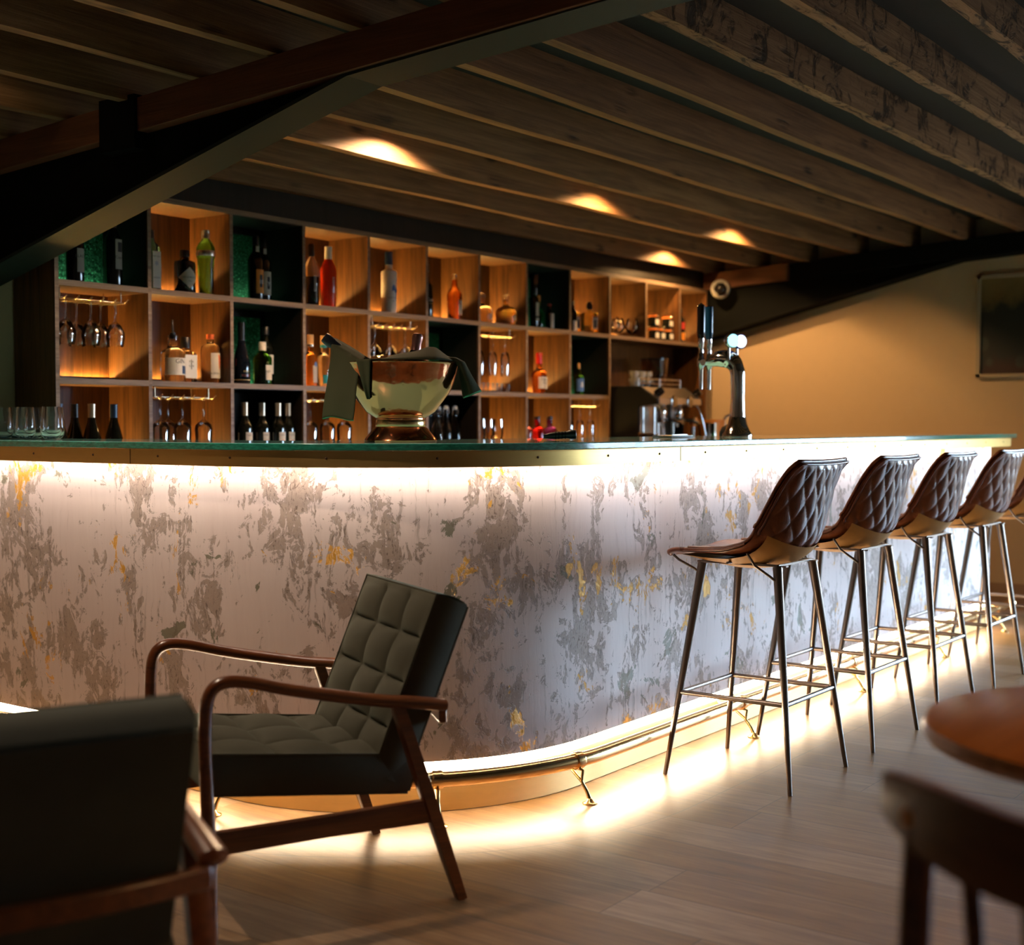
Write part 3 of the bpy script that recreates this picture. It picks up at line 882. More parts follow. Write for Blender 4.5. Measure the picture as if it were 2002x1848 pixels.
# ------------------------------------------------------------------ bar stools
def make_stool():
    t = thing('bar_stool', '', 'stool', group='quilted leather bar stools along the bar')
    #        t     y      z     halfw  curl   (seat tip -> back top), curl lifts the edges along the normal
    T = [(0.00, .268, .752, .135, .000), (.04, .262, .762, .165, .004), (.12, .215, .770, .190, .010), (.28, .110, .764, .208, .020), (.42, .015, .756, .216, .034),
         (.52, -.060, .756, .218, .054), (.58, -.112, .764, .220, .078), (.64, -.160, .788, .220, .098), (.70, -.190, .830, .218, .100), (.78, -.206, .900, .214, .084),
         (.88, -.222, .990, .206, .056), (.95, -.234, 1.050, .200, .030), (1.0, -.246, 1.082, .190, .006)]
    def P(u):
        # smooth by averaging neighbouring samples
        acc = [0.0] * 4
        for d, w in ((-.03, 1), (-.015, 2), (0, 3), (.015, 2), (.03, 1)):
            v = interp(T, min(1, max(0, u + d)))
            for q in range(4): acc[q] += v[q] * w / 9
        return acc
    def surf(u, s, off=0.0, curlk=1.0):
        y, z, hw, c = P(u)
        y1, z1, _, _ = P(min(1, u + .01)); y0, z0, _, _ = P(max(0, u - .01))
        ty, tz = y1 - y0, z1 - z0
        l = sqrt(ty * ty + tz * tz) or 1
        ny, nz = tz / l, -ty / l           # towards the sitter
        if u < .3 and nz < 0: ny, nz = -ny, -nz
        e = c * curlk * abs(s) ** 2.2
        # outward offset bends with the curl
        sl = 2.2 * c * curlk * abs(s) ** 1.2 * (1 if s >= 0 else -1) / max(hw, .01)
        q = sqrt(1 + sl * sl)
        return Vector((s * hw - off * (-sl / q) , y + ny * (e - off / q), z + nz * (e - off / q)))
    m = MB(); nu, nv, th = 44, 22, .014
    def closed(u, v):
        if v <= .5: return surf(u, -1 + 4 * v, 0)
        return surf(u, 1 - 4 * (v - .5), th)
    m.grid(closed, nu, nv * 2)
    for i in (0, nu):
        b = i * (nv * 2 + 1)
        for j in range(nv // 1):
            f = (b + j, b + j + 1, b + nv * 2 - j - 1, b + nv * 2 - j)
            if len(set(f)) == 4: m.F.append(f if i == 0 else f[::-1])
    m.build('seat_shell', M['leather'], t, 70)
    # quilted outer back: diamonds puffed between stitched grooves
    m = MB()
    def q(u, v):
        uu = .60 + .385 * u
        s = -.93 + 1.86 * v
        a_ = s * 3.3; b_ = u * 2.55
        d = abs(sin(pi * (a_ + b_))) * abs(sin(pi * (a_ - b_)))
        edge = min(1, min(u, 1 - u) * 14, min(v, 1 - v) * 16)
        return surf(uu, s, th + .002 + .0085 * (d ** .42) * edge)
    m.grid(q, 96, 84)
    m.build('quilted_back', M['leather'], t, 180)
    m = MB()
    rim = [surf(u / 40, -1) for u in range(8, 41)] + [surf(1, -1 + 2 * j / 14) for j in range(1, 14)] + [surf(1 - u / 40, 1) for u in range(0, 33)]
    m.tube(rim, .0062, 10)
    m.tube([surf(.012, -1 + 2 * j / 16, .007) for j in range(17)] , .0085, 10)
    m.tube([surf(u / 40, -1, .006) for u in range(0, 22)], [.0085 - .0002 * u for u in range(22)], 10); m.tube([surf(u / 40, 1, .006) for u in range(0, 22)], [.0085 - .0002 * u for u in range(22)], 10)
    rim2 = [surf(.62 + .37 * u / 24, -.955, th + .003) for u in range(25)] + [surf(.99, -.955 + 1.91 * j / 14, th + .003) for j in range(1, 14)] + [surf(.99 - .37 * u / 24, .955, th + .003) for u in range(25)]
    m.tube(rim2, .0038, 8)
    m.build('piping', M['leather'], t, 80)
    # tan lining below the pan, flaring down to the frame
    m = MB()
    def lin(u, v):
        uu = .10 + .56 * u
        s = -.86 + 1.72 * v
        d = .004 + .030 * sin(pi * min(1, u * 1.0)) ** .8 * (1 - abs(s) ** 3) 
        p = surf(uu, s, th + .002)
        return p + Vector((0, -.012 * u * (1 - abs(s) ** 3), -d))
    m.grid(lin, 20, 14)
    m.build('underside', M['tan_lining'], t, 60)
    zt = .728
    tops = {}
    for sx in (-1, 1):
        for sy in (-1, 1):
            m = MB()
            a_ = Vector((sx * .231, sy * .231, 0)); b_ = Vector((sx * .139, sy * .139, zt))
            tops[sx, sy] = b_
            m.tube([a_, a_ + (b_ - a_) * .02, a_ + (b_ - a_) * .5, b_], [.0075, .0078, .0125, .0165], 14)
            m.build('leg', M['gunmetal'], t, 50)
    h = .283; k = .231 - (.231 - .139) * h / zt
    cs = [Vector((-k, -k, h)), Vector((k, -k, h)), Vector((k, k, h)), Vector((-k, k, h))]
    for i in range(4):
        m = MB(); m.tube([cs[i], cs[(i + 1) % 4]], .0085, 12); m.build('footrest_bar', M['gunmetal'], t, 50)
    m = MB()
    fr = [tops[-1, -1], tops[1, -1], tops[1, 1], tops[-1, 1]]
    for i in range(4): m.beam(fr[i] + Vector((0, 0, .004)), fr[(i + 1) % 4] + Vector((0, 0, .004)), .010, .007)
    for sx in (-1, 1):
        m.tube([Vector((sx * .172, .236, .752)), Vector((sx * .17, .215, .735)), Vector((sx * .155, .165, .708)), Vector((sx * .145, .145, .69))], .0045, 8)
        m.tube([Vector((sx * .205, -.060, .775)), Vector((sx * .200, -.085, .735)), Vector((sx * .172, -.125, .700)), Vector((sx * .146, -.146, .675))], .0045, 8)
        m.beam(Vector((sx * .12, -.165, .730)), Vector((sx * .12, .165, .730)), .02, .005)
    m.tube([Vector((-.19, .02, .737)), Vector((.19, .02, .737))], .0045, 8)
    m.build('seat_frame', M['gunmetal'], t, 50)
    return t
stool = make_stool()
sl = ['nearest brown quilted leather bar stool on thin dark legs', 'brown quilted bar stool, second along from the nearest one', 'brown quilted bar stool, third along from the nearest one',
      'brown quilted bar stool standing near the far end of the bar', 'brown quilted bar stool cut off by the picture edge beside the end wall']
for i, x in enumerate((4.25, 4.965, 5.674, 6.428, 7.20)):
    o = stool if i == 0 else dup(stool, (x, 2.065, 0), 0)
    o.location = (x, 2.06, 0)
    o['label'] = sl[i]

# ------------------------------------------------------------------ lounge armchairs
def cushion(w, l, t, nx, ny, puff=.016, groove=.016, r=.02):
    """tufted slab: x -w/2..w/2, y 0..l, top at z=t"""
    m = MB()
    NU, NV = 20 * nx // 1, 20 * ny
    def top(u, v):
        x = (u - .5) * w; y = v * l
        a_ = abs(sin(pi * nx * u)); b_ = abs(sin(pi * ny * v))
        g = (a_ ** .45) * (b_ ** .45)
        e = min(u * w, (1 - u) * w, v * l, (1 - v) * l)
        ed = min(1, e / .03)
        z = t - groove * (1 - g) * ed + puff * (a_ * b_) ** .5 * ed - (1 - min(1, e / .012)) ** 2 * .006
        return (x, y, z)
    m.grid(top, NU, NV)
    # sides
    def side(p0, p1, n):
        o = len(m.V)
        for i in range(n + 1):
            f = i / n
            x = p0[0] + (p1[0] - p0[0]) * f; y = p0[1] + (p1[1] - p0[1]) * f
            dx, dy = (p1[1] - p0[1]), -(p1[0] - p0[0]); L = sqrt(dx * dx + dy * dy)
            for j in range(7):
                h = j / 6
                b = .008 * sin(pi * h)
                m.V.append((x + dx / L * b, y + dy / L * b, (t - .006) * (1 - h) + h * .012))
        for i in range(n):
            for j in range(6):
                a_ = o + i * 7 + j
                m.F.append((a_, a_ + 1, a_ + 8, a_ + 7))
    c = [(-w / 2, 0), (w / 2, 0), (w / 2, l), (-w / 2, l)]
    for i in range(4): side(c[i], c[(i + 1) % 4], 12)
    m.box(-w / 2 + .004, w / 2 - .004, .004, l - .004, .004, .03)
    return m

def make_armchair():
    t = thing('lounge_armchair', '', 'armchair', group='olive tufted lounge armchairs')
    wd = M['chair_wood']
    for sx in (-1, 1):
        X = sx * .305
        # arm: rounded front bend, paddle at the rear
        pts = bez([(X, .338, .40), (X, .339, .50), (X, .330, .572), (X, .298, .600), (X, .238, .597), (X, .139, .571), (X, .025, .546), (X, -.094, .523), (X, -.174, .512), (X, -.250, .500), (X, -.268, .497)], 6)
        n = len(pts); sec = []
        for i in range(n):
            f = i / (n - 1)
            wv = interp([(0, .015), (.35, .017), (.6, .021), (.85, .026), (.95, .026), (1, .010)], f)[0]
            hv = interp([(0, .0155), (.4, .015), (.8, .0165), (.95, .016), (1, .006)], f)[0]
            sec.append([(wv * cos(2 * pi * j / 16), hv * sin(2 * pi * j / 16)) for j in range(16)])
        m = MB(); m.sweep(pts, sec); m.build('armrest', wd, t, 60)
        m = MB(); m.tube([(X, .325, 0), (X, .326, .02), (X, .331, .2), (X, .338, .41)], [.0125, .0135, .0175, .0152], 14); m.build('leg', wd, t, 60)
        m = MB()
        a_, b_ = Vector((X, -.308, 0)), Vector((X, -.135, .512))
        dd = b_ - a_
        sec = [[(q[0] * k, q[1] * k * 1.25) for q in [(-.013, -.015), (.013, -.015), (.015, -.010), (.015, .010), (.013, .015), (-.013, .015), (-.015, .010), (-.015, -.010)]] for k in (.86, .95, 1.12, 1.12, 1.0)]
        m.sweep([a_, a_ + dd * .12, a_ + dd * .42, a_ + dd * .7, b_], sec, up=(1, 0, 0)); m.build('leg', wd, t, 40)
        m = MB(); m.sweep([(X, .330, .226), (X, .05, .232), (X, -.225, .236)], [[(q[0], q[1] * k) for q in [(-.011, -.026), (.011, -.026), (.013, -.02), (.013, .02), (.011, .026), (-.011, .026), (-.013, .02), (-.013, -.02)]] for k in (1.05, .98, 1.1)]); m.build('side_rail', wd, t, 40)
    m = MB(); m.sweep(bez([(-.300, -.262, .468), (-.15, -.292, .468), (0, -.300, .468), (.15, -.292, .468), (.300, -.262, .468)], 5), [(-.010, -.019), (.010, -.019), (.010, .019), (-.010, .019)], up=(0, 0, 1))
    m.build('back_rail', wd, t, 40, bevel=.005)
    for y, z in ((.16, .318), (-.12, .290)):
        m = MB(); m.box(-.245, .245, y - .014, y + .014, z - .014, z + .012); m.build('cross_rail', wd, t, 0, bevel=.003)
    v = M['velvet']
    # seat cushion tips back, back cushion reclines
    m = cushion(.505, .512, .108, 3, 3, .014, .017)
    m.xf(Matrix.Translation((0, -.190, .263)) @ Matrix.Rotation(radians(6.0), 4, 'X'))
    m.build('seat_cushion', v, t, 50)
    A = Matrix(((1, 0, 0, 0), (0, -.373, .928, -.184), (0, .928, .373, .290), (0, 0, 0, 1)))
    m = cushion(.505, .477, .107, 3, 4, .012, .017)
    m.xf(A)
    m.build('back_cushion', v, t, 50)
    m = MB()
    B = Matrix.Translation((0, -.190, .263)) @ Matrix.Rotation(radians(6.0), 4, 'X')
    m.tube([A @ Vector((-.252, .04, .102)), A @ Vector((-.252, .476, .102)), A @ Vector((.252, .476, .102)), A @ Vector((.252, .04, .102))], .0035, 6)
    m.tube([B @ Vector((-.252, .05, .105)), B @ Vector((-.252, .511, .105)), B @ Vector((.252, .511, .105)), B @ Vector((.252, .05, .105))], .0035, 6)
    m.build('piping', v, t, 60)
    return t
ac = make_armchair()
# frame line through the near rear foot, seen side-on
Fd = Vector((-.8887, .4587, 0)); Nn = Vector((.4587, .8886, 0))
base = Vector((2.67, 2.098, 0)) + Fd * .325 + Nn * .302
ac.location = base
ac.rotation_euler = (0, 0, math.atan2(Fd.y, Fd.x) - pi / 2)
ac['label'] = 'olive tufted armchair with curved wooden arms seen side-on before the bar'
f2 = Vector((.404, .915, 0)); l2 = Vector((-.915, .404, 0))
tip = Vector((1.457, 1.672, 0))
b2 = tip + f2 * .262 + l2 * .300
dup(ac, b2, math.atan2(f2.y, f2.x) - pi / 2, 'dark olive armchair in the foreground, seen from behind and cut off')

# ------------------------------------------------------------------ dining chair and round table
def make_dining():
    t = thing('dining_chair', 'dark wooden dining chair with curved orange-edged top rail beside the round table', 'chair')
    wd = M['dining_wood']
    m = MB()
    pts, sec = [], []
    for i in range(25):
        f = -1 + 2 * i / 24
        x = .225 * f
        y = -.205 - .045 * (1 - f * f) + .02
        hh = .043 * (1 - .42 * abs(f) ** 3)
        pts.append((x, y, .775 + .018 * (1 - abs(f)) * 0 + (.010 * abs(f) ** 2)))
        sec.append([(-.011, -hh), (.011, -hh), (.0125, -hh * .8), (.0125, hh * .85), (.009, hh), (-.009, hh), (-.0125, hh * .85), (-.0125, -hh * .8)])
    m.sweep(pts, sec, up=(0, 0, 1)); o = m.build('top_rail', wd, t, 50)
    for sx in (-1, 1):
        m = MB(); m.tube(bez([(sx * .165, -.20, .80), (sx * .168, -.205, .6), (sx * .172, -.195, .44), (sx * .178, -.215, .2), (sx * .185, -.25, 0)], 5), [.018] * 11 + [.017] * 5 + [.014] * 5, 12); m.build('leg', wd, t, 60)
        m = MB(); m.tube([(sx * .17, .19, .43), (sx * .185, .205, 0)], [.019, .013], 12); m.build('leg', wd, t, 60)
        m = MB(); m.lathe([(0, 0), (.011, 0), (.010, .003), (0, .005)], 14); m.xf(Matrix.Translation((sx * .165, -.2185, .775)) @ Matrix.Rotation(radians(90), 4, 'X')); m.build('dowel', M['knob_wood'], t, 60)
    for x in (-.075, 0, .075):
        m = MB(); m.tube([(x, -.222, .75), (x, -.205, .6), (x * .9, -.185, .44)], .010, 10); m.build('spindle', wd, t, 60)
    m = MB()
    def seat(u, v):
        x = (u - .5) * .42; y = -.20 + v * .42
        w = 1 - .12 * (1 - v)
        return (x * w, y, .452 - .012 * (1 - (2 * u - 1) ** 2) * (1 - (2 * v - 1) ** 2))
    m.grid(seat, 14, 14); m.build('seat', wd, t, 60, solid=-.03)
    return t
dc = make_dining()
dc.location = (1.545, .265, 0)
dc.rotation_euler = (0, 0, math.atan2(-.432, .899) - pi / 2)

tb = thing('round_table', 'round brown wooden table at the right picture edge', 'table', (2.215, .385, 0))
m = MB(); m.lathe([(0, .706), (.340, .706), (.360, .712), (.366, .724), (.362, .738), (.352, .742), (0, .742)], 72); m.build('tabletop', M['table_wood'], tb, 40)
m = MB(); m.lathe([(.0, .55), (.045, .55), (.06, .62), (.10, .672), (.235, .690), (.24, .7055), (0, .7055)], 40); m.build('bracket', M['black_wood'], tb, 40)
m = MB(); m.tube([(0, 0, .03), (0, 0, .56)], .042, 20); m.build('pedestal', M['black_wood'], tb, 60)
m = MB(); m.lathe([(0, 0), (.22, 0), (.22, .012), (.06, .035), (0, .04)], 40); m.build('base', M['black_wood'], tb, 40)
# ------------------------------------------------------------------ back bar shelving
SY, SB = 4.80, 5.085                  # front and back of the shelving
XD = [3.39 + 0.4745 * i for i in range(13)]
XD[12] = 9.014
ZR4 = [0.975, 1.381, 1.787, 2.193]    # board centre heights
TH = .012
sh = thing('shelf_unit', 'tall dark oak back-bar shelving divided into lit pigeonholes', 'shelf')
def wpart(name, b, mat=None):
    m = MB(); m.box(*b)
    o = m.build(name, [mat or M['shelf_oak'], M['shelf_edge_lit']], sh, 0)
    if mat is None:
        for f in o.data.polygons:
            if f.normal.y < -.9: f.material_index = 1
    return o
for i, x in enumerate(XD):
    if i in (10, 11): z0, z1 = ZR4[2] + TH, ZR4[3] - TH
    else: z0, z1 = (.95 if i <= 9 or i == 12 else ZR4[2]), ZR4[3] - TH
    wpart('side_panel', (x - .0095, x + .0095, SY, SB, z0, z1))
wpart('top_board', (XD[0] - .0095, XD[12] + .0095, SY - .002, SB, ZR4[3] - TH, ZR4[3] + TH))
for i in range(12):
    if i >= 9:
        wpart('shelf_board', (XD[i] + (.0095 if i == 9 else -.0), XD[i + 1] - .0095 + (.0095 if i < 11 else 0), SY, SB, ZR4[2] - TH, ZR4[2] + TH)); continue
    for z in ZR4[:3]:
        wpart('shelf_board', (XD[i] + .0095, XD[i + 1] - .0095, SY, SB, z - TH, z + TH))
wpart('back_panel', (XD[0], XD[12], SB - .006, SB + .006, .95, ZR4[3]), M['shelf_oak'])
DARK = {(2, 0), (2, 2), (2, 7), (1, 2), (1, 5), (1, 8), (0, 2), (0, 5)}
MIRR = {(2, 0), (2, 2), (2, 7), (1, 2), (1, 5), (1, 8)}
for r in range(3):
    for c in range(12):
        if c >= 9 and r < 2: continue
        xa, xb = XD[c] + .0095, XD[c + 1] - .0095
        z0, z1 = ZR4[r] + TH, ZR4[r + 1] - TH
        if (r, c) in DARK:
            m = MB()
            m.box(xa, xa + .003, SY + .012, SB - .007, z0, z1); m.box(xb - .003, xb, SY + .012, SB - .007, z0, z1)
            m.box(xa, xb, SY + .012, SB - .007, z1 - .003, z1); m.box(xa, xb, SB - .010, SB - .0065, z0, z1)
            m.build('black_lining', M['shelf_black'], sh, 0)
        if (r, c) in MIRR:
            m = MB(); m.box(xa + .035, xb - .035, SB - .018, SB - .011, z0 + .004, z1 - .04)
            o = m.build('green_glass_panel', M['mirror'], sh, 0); o['label'] = 'sparkling green glass back panel'
            m = MB()
            for q in ((xa + .02, xa + .035), (xb - .035, xb - .02)): m.box(q[0], q[1], SB - .02, SB - .011, z0, z1 - .025)
            m.box(xa + .035, xb - .035, SB - .02, SB - .011, z1 - .04, z1 - .025)
            m.build('panel_frame', M['shelf_black'], sh, 0)
            area('shelf_led', ((xa + xb) / 2, SB - .032, z0 + .003), (0, .30, 1), xb - xa - .07, .008, .10, (0.50, 1.0, 0.60))
        elif (r, c) not in DARK:
            m = MB(); m.box(xa, xb, SB - .048, SB - .042, z0, z0 + .018); m.build('led_lip', M['shelf_oak'], sh, 0)
            area('shelf_led', ((xa + xb) / 2, SB - .013, z0 + .004), (0, -.12, 1), xb - xa - .02, .010, 3.6 if c < 9 else 3.0, AMBER)
wpart('gap_shade_board', (XD[0] - .0095, 9.014, SY + .03, SB + .005, ZR4[3] + TH, 2.455), M['shelf_black'])  # added board, near-black to stand in for the shaded gap above the shelves
# counter below the shelving
bc = thing('back_counter', 'dark low counter under the bottle shelves', 'counter')
m = MB(); m.box(XD[0], 9.10, 4.62, SB, .06, .905); m.build('cabinet', M['black_wood'], bc, 0)
m = MB(); m.box(XD[0] - .01, 9.15, 4.40, SB + .006, .905, .948); m.build('worktop', M['shelf_black'], bc, 0, bevel=.003)

# ------------------------------------------------------------------ lamps between the joists
def downlight(x, y, label, power, cone=154, color=WARM):
    z = zj(y) + ZC
    t = thing('ceiling_lamp', label, 'lamp', (x, y, z), group='small ceiling lamps tucked between the joists')
    m = MB(); m.lathe([(0, 0), (.036, 0), (.036, -.014), (.030, -.020), (.030, -.015), (0, -.015)], 24); m.build('housing', M['steel_black'], t, 50)
    m = MB(); m.lathe([(0, -.0155), (.028, -.0155), (.028, -.017), (0, -.0172)], 20); m.build('lens', M['lamp'], t, 50)
    l = spot('lamp_light', (x, y, z - .030), power, color, cone, blend=.35)
    return t
downlight(4.50, 3.83, 'ceiling lamp tucked between joists above the copper bowl', 50, color=(1.0, 0.66, 0.38))
downlight(6.22, 3.83, 'ceiling lamp tucked between joists above the middle of the bar', 30)
downlight(7.85, 3.83, 'ceiling lamp tucked between joists in line with the beer tap', 36)
downlight(8.32, 4.60, 'ceiling lamp tucked between joists near the shelves and end wall', 34)
downlight(2.85, 4.22, 'ceiling lamp between joists over the left end of the bar', 20, 48, (1.0, 0.76, 0.55))
downlight(1.90, 3.08, 'added fill lamp between joists over the lounge armchairs', 46, 114, (1.0, 0.76, 0.55))  # unseen lamp added to brighten the armchairs and the left bar front
downlight(2.10, -.28, 'ceiling lamp between joists over the round table', 42, 95)

# ------------------------------------------------------------------ bottles
SH = [ZR4[0] + TH + .0005, ZR4[1] + TH + .0005, ZR4[2] + TH + .0005]
def bottle(label, x, y, row, prof, mat, cap=None, capprof=None, sq=None, ax=1, ay=1, rz=0, group=None, labels=(), texts=(), seg=28, name='bottle', cat='bottle', z=None):
    """prof: [(r,z)]; sq: exponent used where the body is square"""
    t = thing(name, label, cat, (x, y, SH[row] if z is None else z), radians(rz), group)
    m = MB()
    pr = [(r, zz, (sq if (sq and i_sq) else 2)) for r, zz, *rest in prof for i_sq in [bool(rest and rest[0])]]
    m.lathe(pr, seg, ax=ax, ay=ay)
    m.build('glass_body', mat, t, 50)
    if capprof:
        m = MB(); m.lathe(capprof, 20); m.build('cap', cap, t, 50)
    for lb in labels:
        R, a0, a1, z0, z1, lm = lb[:6]
        nm_ = lb[6] if len(lb) > 6 else 'label'
        m = MB()
        if sq:
            m.box(a0, a1, -R - .0012, -R - .0002, z0, z1)
        else:
            m.grid(lambda u, v: ((R + .0006) * cos(radians(a0 + (a1 - a0) * u)), (R + .0006) * sin(radians(a0 + (a1 - a0) * u)), z0 + (z1 - z0) * v), 14, 2)
        m.build(nm_, lm, t, 60)
    for tx in texts:
        body, size, tm, R, zz = tx[:5]
        kw = tx[5] if len(tx) > 5 else {}
        if sq: lettering(t, body, size, tm, z=zz, y=-R - .0018, **kw)
        else: lettering(t, body, size, tm, R=R + .0016, z=zz, **kw)
    return t

def wine_prof(h=.305, r=.037):
    return [(0, .006), (r * .8, .002), (r * .97, .004), (r, .012), (r, h * .60), (r * .97, h * .64), (r * .72, h * .70), (.0155, h * .77), (.0142, h * .9), (.0142, h * .97), (.0155, h * .975), (.0155, h * .99), (0, h * .99)]
def wine_cap(h=.305):
    return [(.0160, h * .80), (.0160, h * .985), (.0170, h * .986), (.0170, h), (0, h + .001)]
def burg_prof(h=.30, r=.041):
    return [(0, .006), (r * .8, .002), (r * .97, .004), (r, .012), (r, h * .42), (r * .95, h * .50), (r * .72, h * .62), (.019, h * .74), (.0148, h * .83), (.0145, h * .97), (.0155, h * .99), (0, h * .99)]
def spirit_prof(h, r, sh_=.70, neck=.0145, lip=.93):
    return [(0, .005), (r * .8, .0015), (r * .97, .003), (r, .010), (r, h * sh_), (r * .95, h * (sh_ + .035)), (r * .75, h * (sh_ + .075)), (neck * 1.3, h * (sh_ + .12)), (neck, h * (sh_ + .16)), (neck, h * lip), (0, h * lip)]
def capof(h, lip, r, top=1.0):
    return [(r, h * (lip - .07)), (r, h * top - .002), (r - .002, h * top), (0, h * top)]

DG, NG = M['dark_glass'], M['navy_glass']
# --- top row, first pigeonhole: two red wines before green glass
for x, lb, tx in ((3.552, 'dark wine bottle with plain cream label on the top shelf, leftmost', 'BLACK'), (3.748, 'dark wine bottle with black picture on its cream label, top shelf', 'Capel')):
    first = 'plain' in lb
    bottle(lb, x, 4.90, 2, wine_prof(.32, .038), DG, M['cap_black'], wine_cap(.32), rz=16, group='wine bottles on the top shelf',
           labels=[(.038, -128, -66, .045 if first else .075, .145 if first else .205, M['paper_dim'])] + ([] if first else [(.0385, -112, -72, .150, .192, M['ink'], 'picture')]),
           texts=[(tx, .018, M['ink'], .038, .112 if first else .126, {'a0': -100})])
# --- second pigeonhole: three gins
bottle('slim sky-blue gin bottle with long cream label, half behind a divider', 3.975, 4.925, 2,
       [(0, .004), (.030, .001), (.035, .008, 1), (.035, .18, 1), (.030, .200, 1), (.016, .225), (.0125, .245), (.0125, .262), (0, .262)], M['blue_glass'], M['cap_black'], [(.0145, .238), (.0145, .275), (0, .276)], sq=5,
       labels=[(.035, -.020, .024, .014, .178, M['paper_white'])], texts=[('DRY GIN', .010, M['ink'], .035, .155), ('LONDON', .009, M['ink'], .035, .06), ('*', .05, M['ink_blue'], .035, .115)])
hb = bottle('stout black apothecary gin bottle with pale diamond label', 4.145, 4.90, 2,
       [(0, .004), (.045, .001), (.049, .008), (.049, .135), (.046, .148), (.026, .155), (.020, .160), (.0185, .168), (.0185, .178), (0, .178)], NG, M['cap_black'], [(.0215, .170), (.0215, .198), (.019, .201), (0, .201)])
m = MB()
def dia(u, v):
    a_ = -1 + 2 * u; hh = (1 - abs(a_)) * .048
    R = .0496; an = radians(-103) + a_ * .052 / R
    return (R * cos(an), R * sin(an), .072 + hh * (2 * v - 1))
m.grid(dia, 24, 4); m.build('label', M['paper'], hb, 60)
lettering(hb, "HENDRICK'S", .0125, M['ink'], R=.0505, z=.073, a0=-103)
lettering(hb, 'GIN', .0085, M['ink'], R=.0505, z=.056, a0=-103)
gb = bottle('tall faceted bright-green gin bottle with silver cap and band', 4.245, 4.87, 2,
       [(0, .004), (.030, .001), (.0325, .006), (.040, .165), (.0435, .175), (.0435, .212), (.041, .225), (.030, .245), (.0195, .258), (.0175, .266), (.0175, .272), (0, .272)], M['green_glass'], M['cap_silver'], [(.0200, .262), (.0200, .284), (.0195, .286), (.0200, .288), (.0200, .300), (0, .301)], seg=12)
m = MB(); m.lathe([(.0440, .180), (.0446, .182), (.0446, .203), (.0440, .205)], 32, closed=False); m.build('band', M['cap_silver'], gb, 40)
# --- third pigeonhole
for x, y, lm, lb, tx in ((4.585, 4.90, M['paper_orange'], 'black spirit bottle with orange lighthouse label before green glass', '10'), (4.672, 4.94, M['paper'], 'black spirit bottle with cream and orange label, behind its orange-labelled neighbour', 'Y')):
    o = bottle(lb, x, y, 2, spirit_prof(.315, .039, .62), DG, M['cap_black'], capof(.315, .93, .0165), labels=[(.039, -130, -62, .035, .150, lm), (.0395, -104, -80, .065, .125, M['ink'], 'picture')], texts=[(tx, .03, M['ink_white'], .0398, .09, {'a0': -92})])
    m = MB(); m.grid(lambda u, v: (.0172 * cos(radians(-130 + 70 * u)), .0172 * sin(radians(-130 + 70 * u)), .235 + .03 * v), 8, 2); m.build('neck_label', M['paper_dim'], o, 60)
# --- fourth
o = bottle('clear ribbed spirit bottle with black stopper and dark lower half', 4.965, 4.90, 2, [(0, .004), (.034, .001), (.038, .008), (.041, .19), (.037, .212), (.016, .248), (.0145, .255), (.0145, .285), (0, .285)], M['clear'], M['cap_black'], [(.017, .252), (.017, .31), (.013, .318), (0, .318)], seg=18,
       texts=[('EDWARDS', .017, M['ink_white'], .0395, .115, {'vertical': True, 'a0': -108})])
m = MB(); m.lathe([(0, .010), (.0315, .010), (.0355, .150), (0, .150)], 18); m.build('liquid', NG, o, 50)
bottle('tall bright red-orange liqueur bottle with white capsule', 5.068, 4.88, 2, [(0, .004), (.036, .001), (.0385, .008), (.042, .19), (.040, .205), (.018, .248), (.0165, .255), (.0165, .262), (0, .262)], M['red_liquid'], M['paper_white'], [(.0185, .248), (.0178, .300), (.0185, .302), (.0185, .312), (0, .313)],
       texts=[('EDWARDS', .017, M['ink_white'], .0405, .115, {'vertical': True, 'a0': -96})])
# --- fifth
o = bottle('tall frosted white vodka bottle with navy capsule and blue bird picture', 5.530, 4.875, 2, [(0, .004), (.036, .001), (.040, .008), (.0435, .215), (.041, .228), (.022, .238), (.0195, .245), (.0190, .265), (0, .265)], M['frost'], M['cap_navy'], [(.0205, .262), (.0205, .332), (0, .334)],
       texts=[('GREY GOOSE', .0105, M['ink'], .0415, .082, {'a0': -100}), ('VODKA', .0065, M['ink'], .0415, .066, {'a0': -100})])
m = MB(); m.grid(lambda u, v: (.0424 * cos(radians(-115 + 75 * u)), .0424 * sin(radians(-115 + 75 * u)), .115 + .008 * sin(u * 9) + (.022 + .012 * sin(u * 5)) * v), 12, 3); m.build('picture', M['ink_blue'], o, 60)
# --- sixth
bottle('slim dark bottle with pale script label beside the divider, before amber whisky', 5.915, 4.93, 2, spirit_prof(.255, .036, .70), M['dark_glass'], M['cap_black'], capof(.31, .93, .0150), texts=[('Cask', .024, M['ink_white'], .036, .105, {'a0': -102}), ('~~~~', .012, M['ink_gold'], .036, .085, {'a0': -102})])
bottle('round-shouldered amber whisky bottle with cream label, alone in lit pigeonhole', 6.105, 4.88, 2, [(0, .004), (.036, .001), (.039, .008), (.044, .13), (.043, .150), (.032, .172), (.020, .190), (.0165, .215), (.0150, .225), (.0150, .232), (0, .232)], M['whisky'], M['clear'], [(.0165, .226), (.0165, .242), (.012, .246), (.014, .262), (0, .266)],
       labels=[(.0425, -108, -42, .030, .122, M['paper'])], texts=[('Glen', .02, M['ink_red'], .0425, .095, {'a0': -100})])
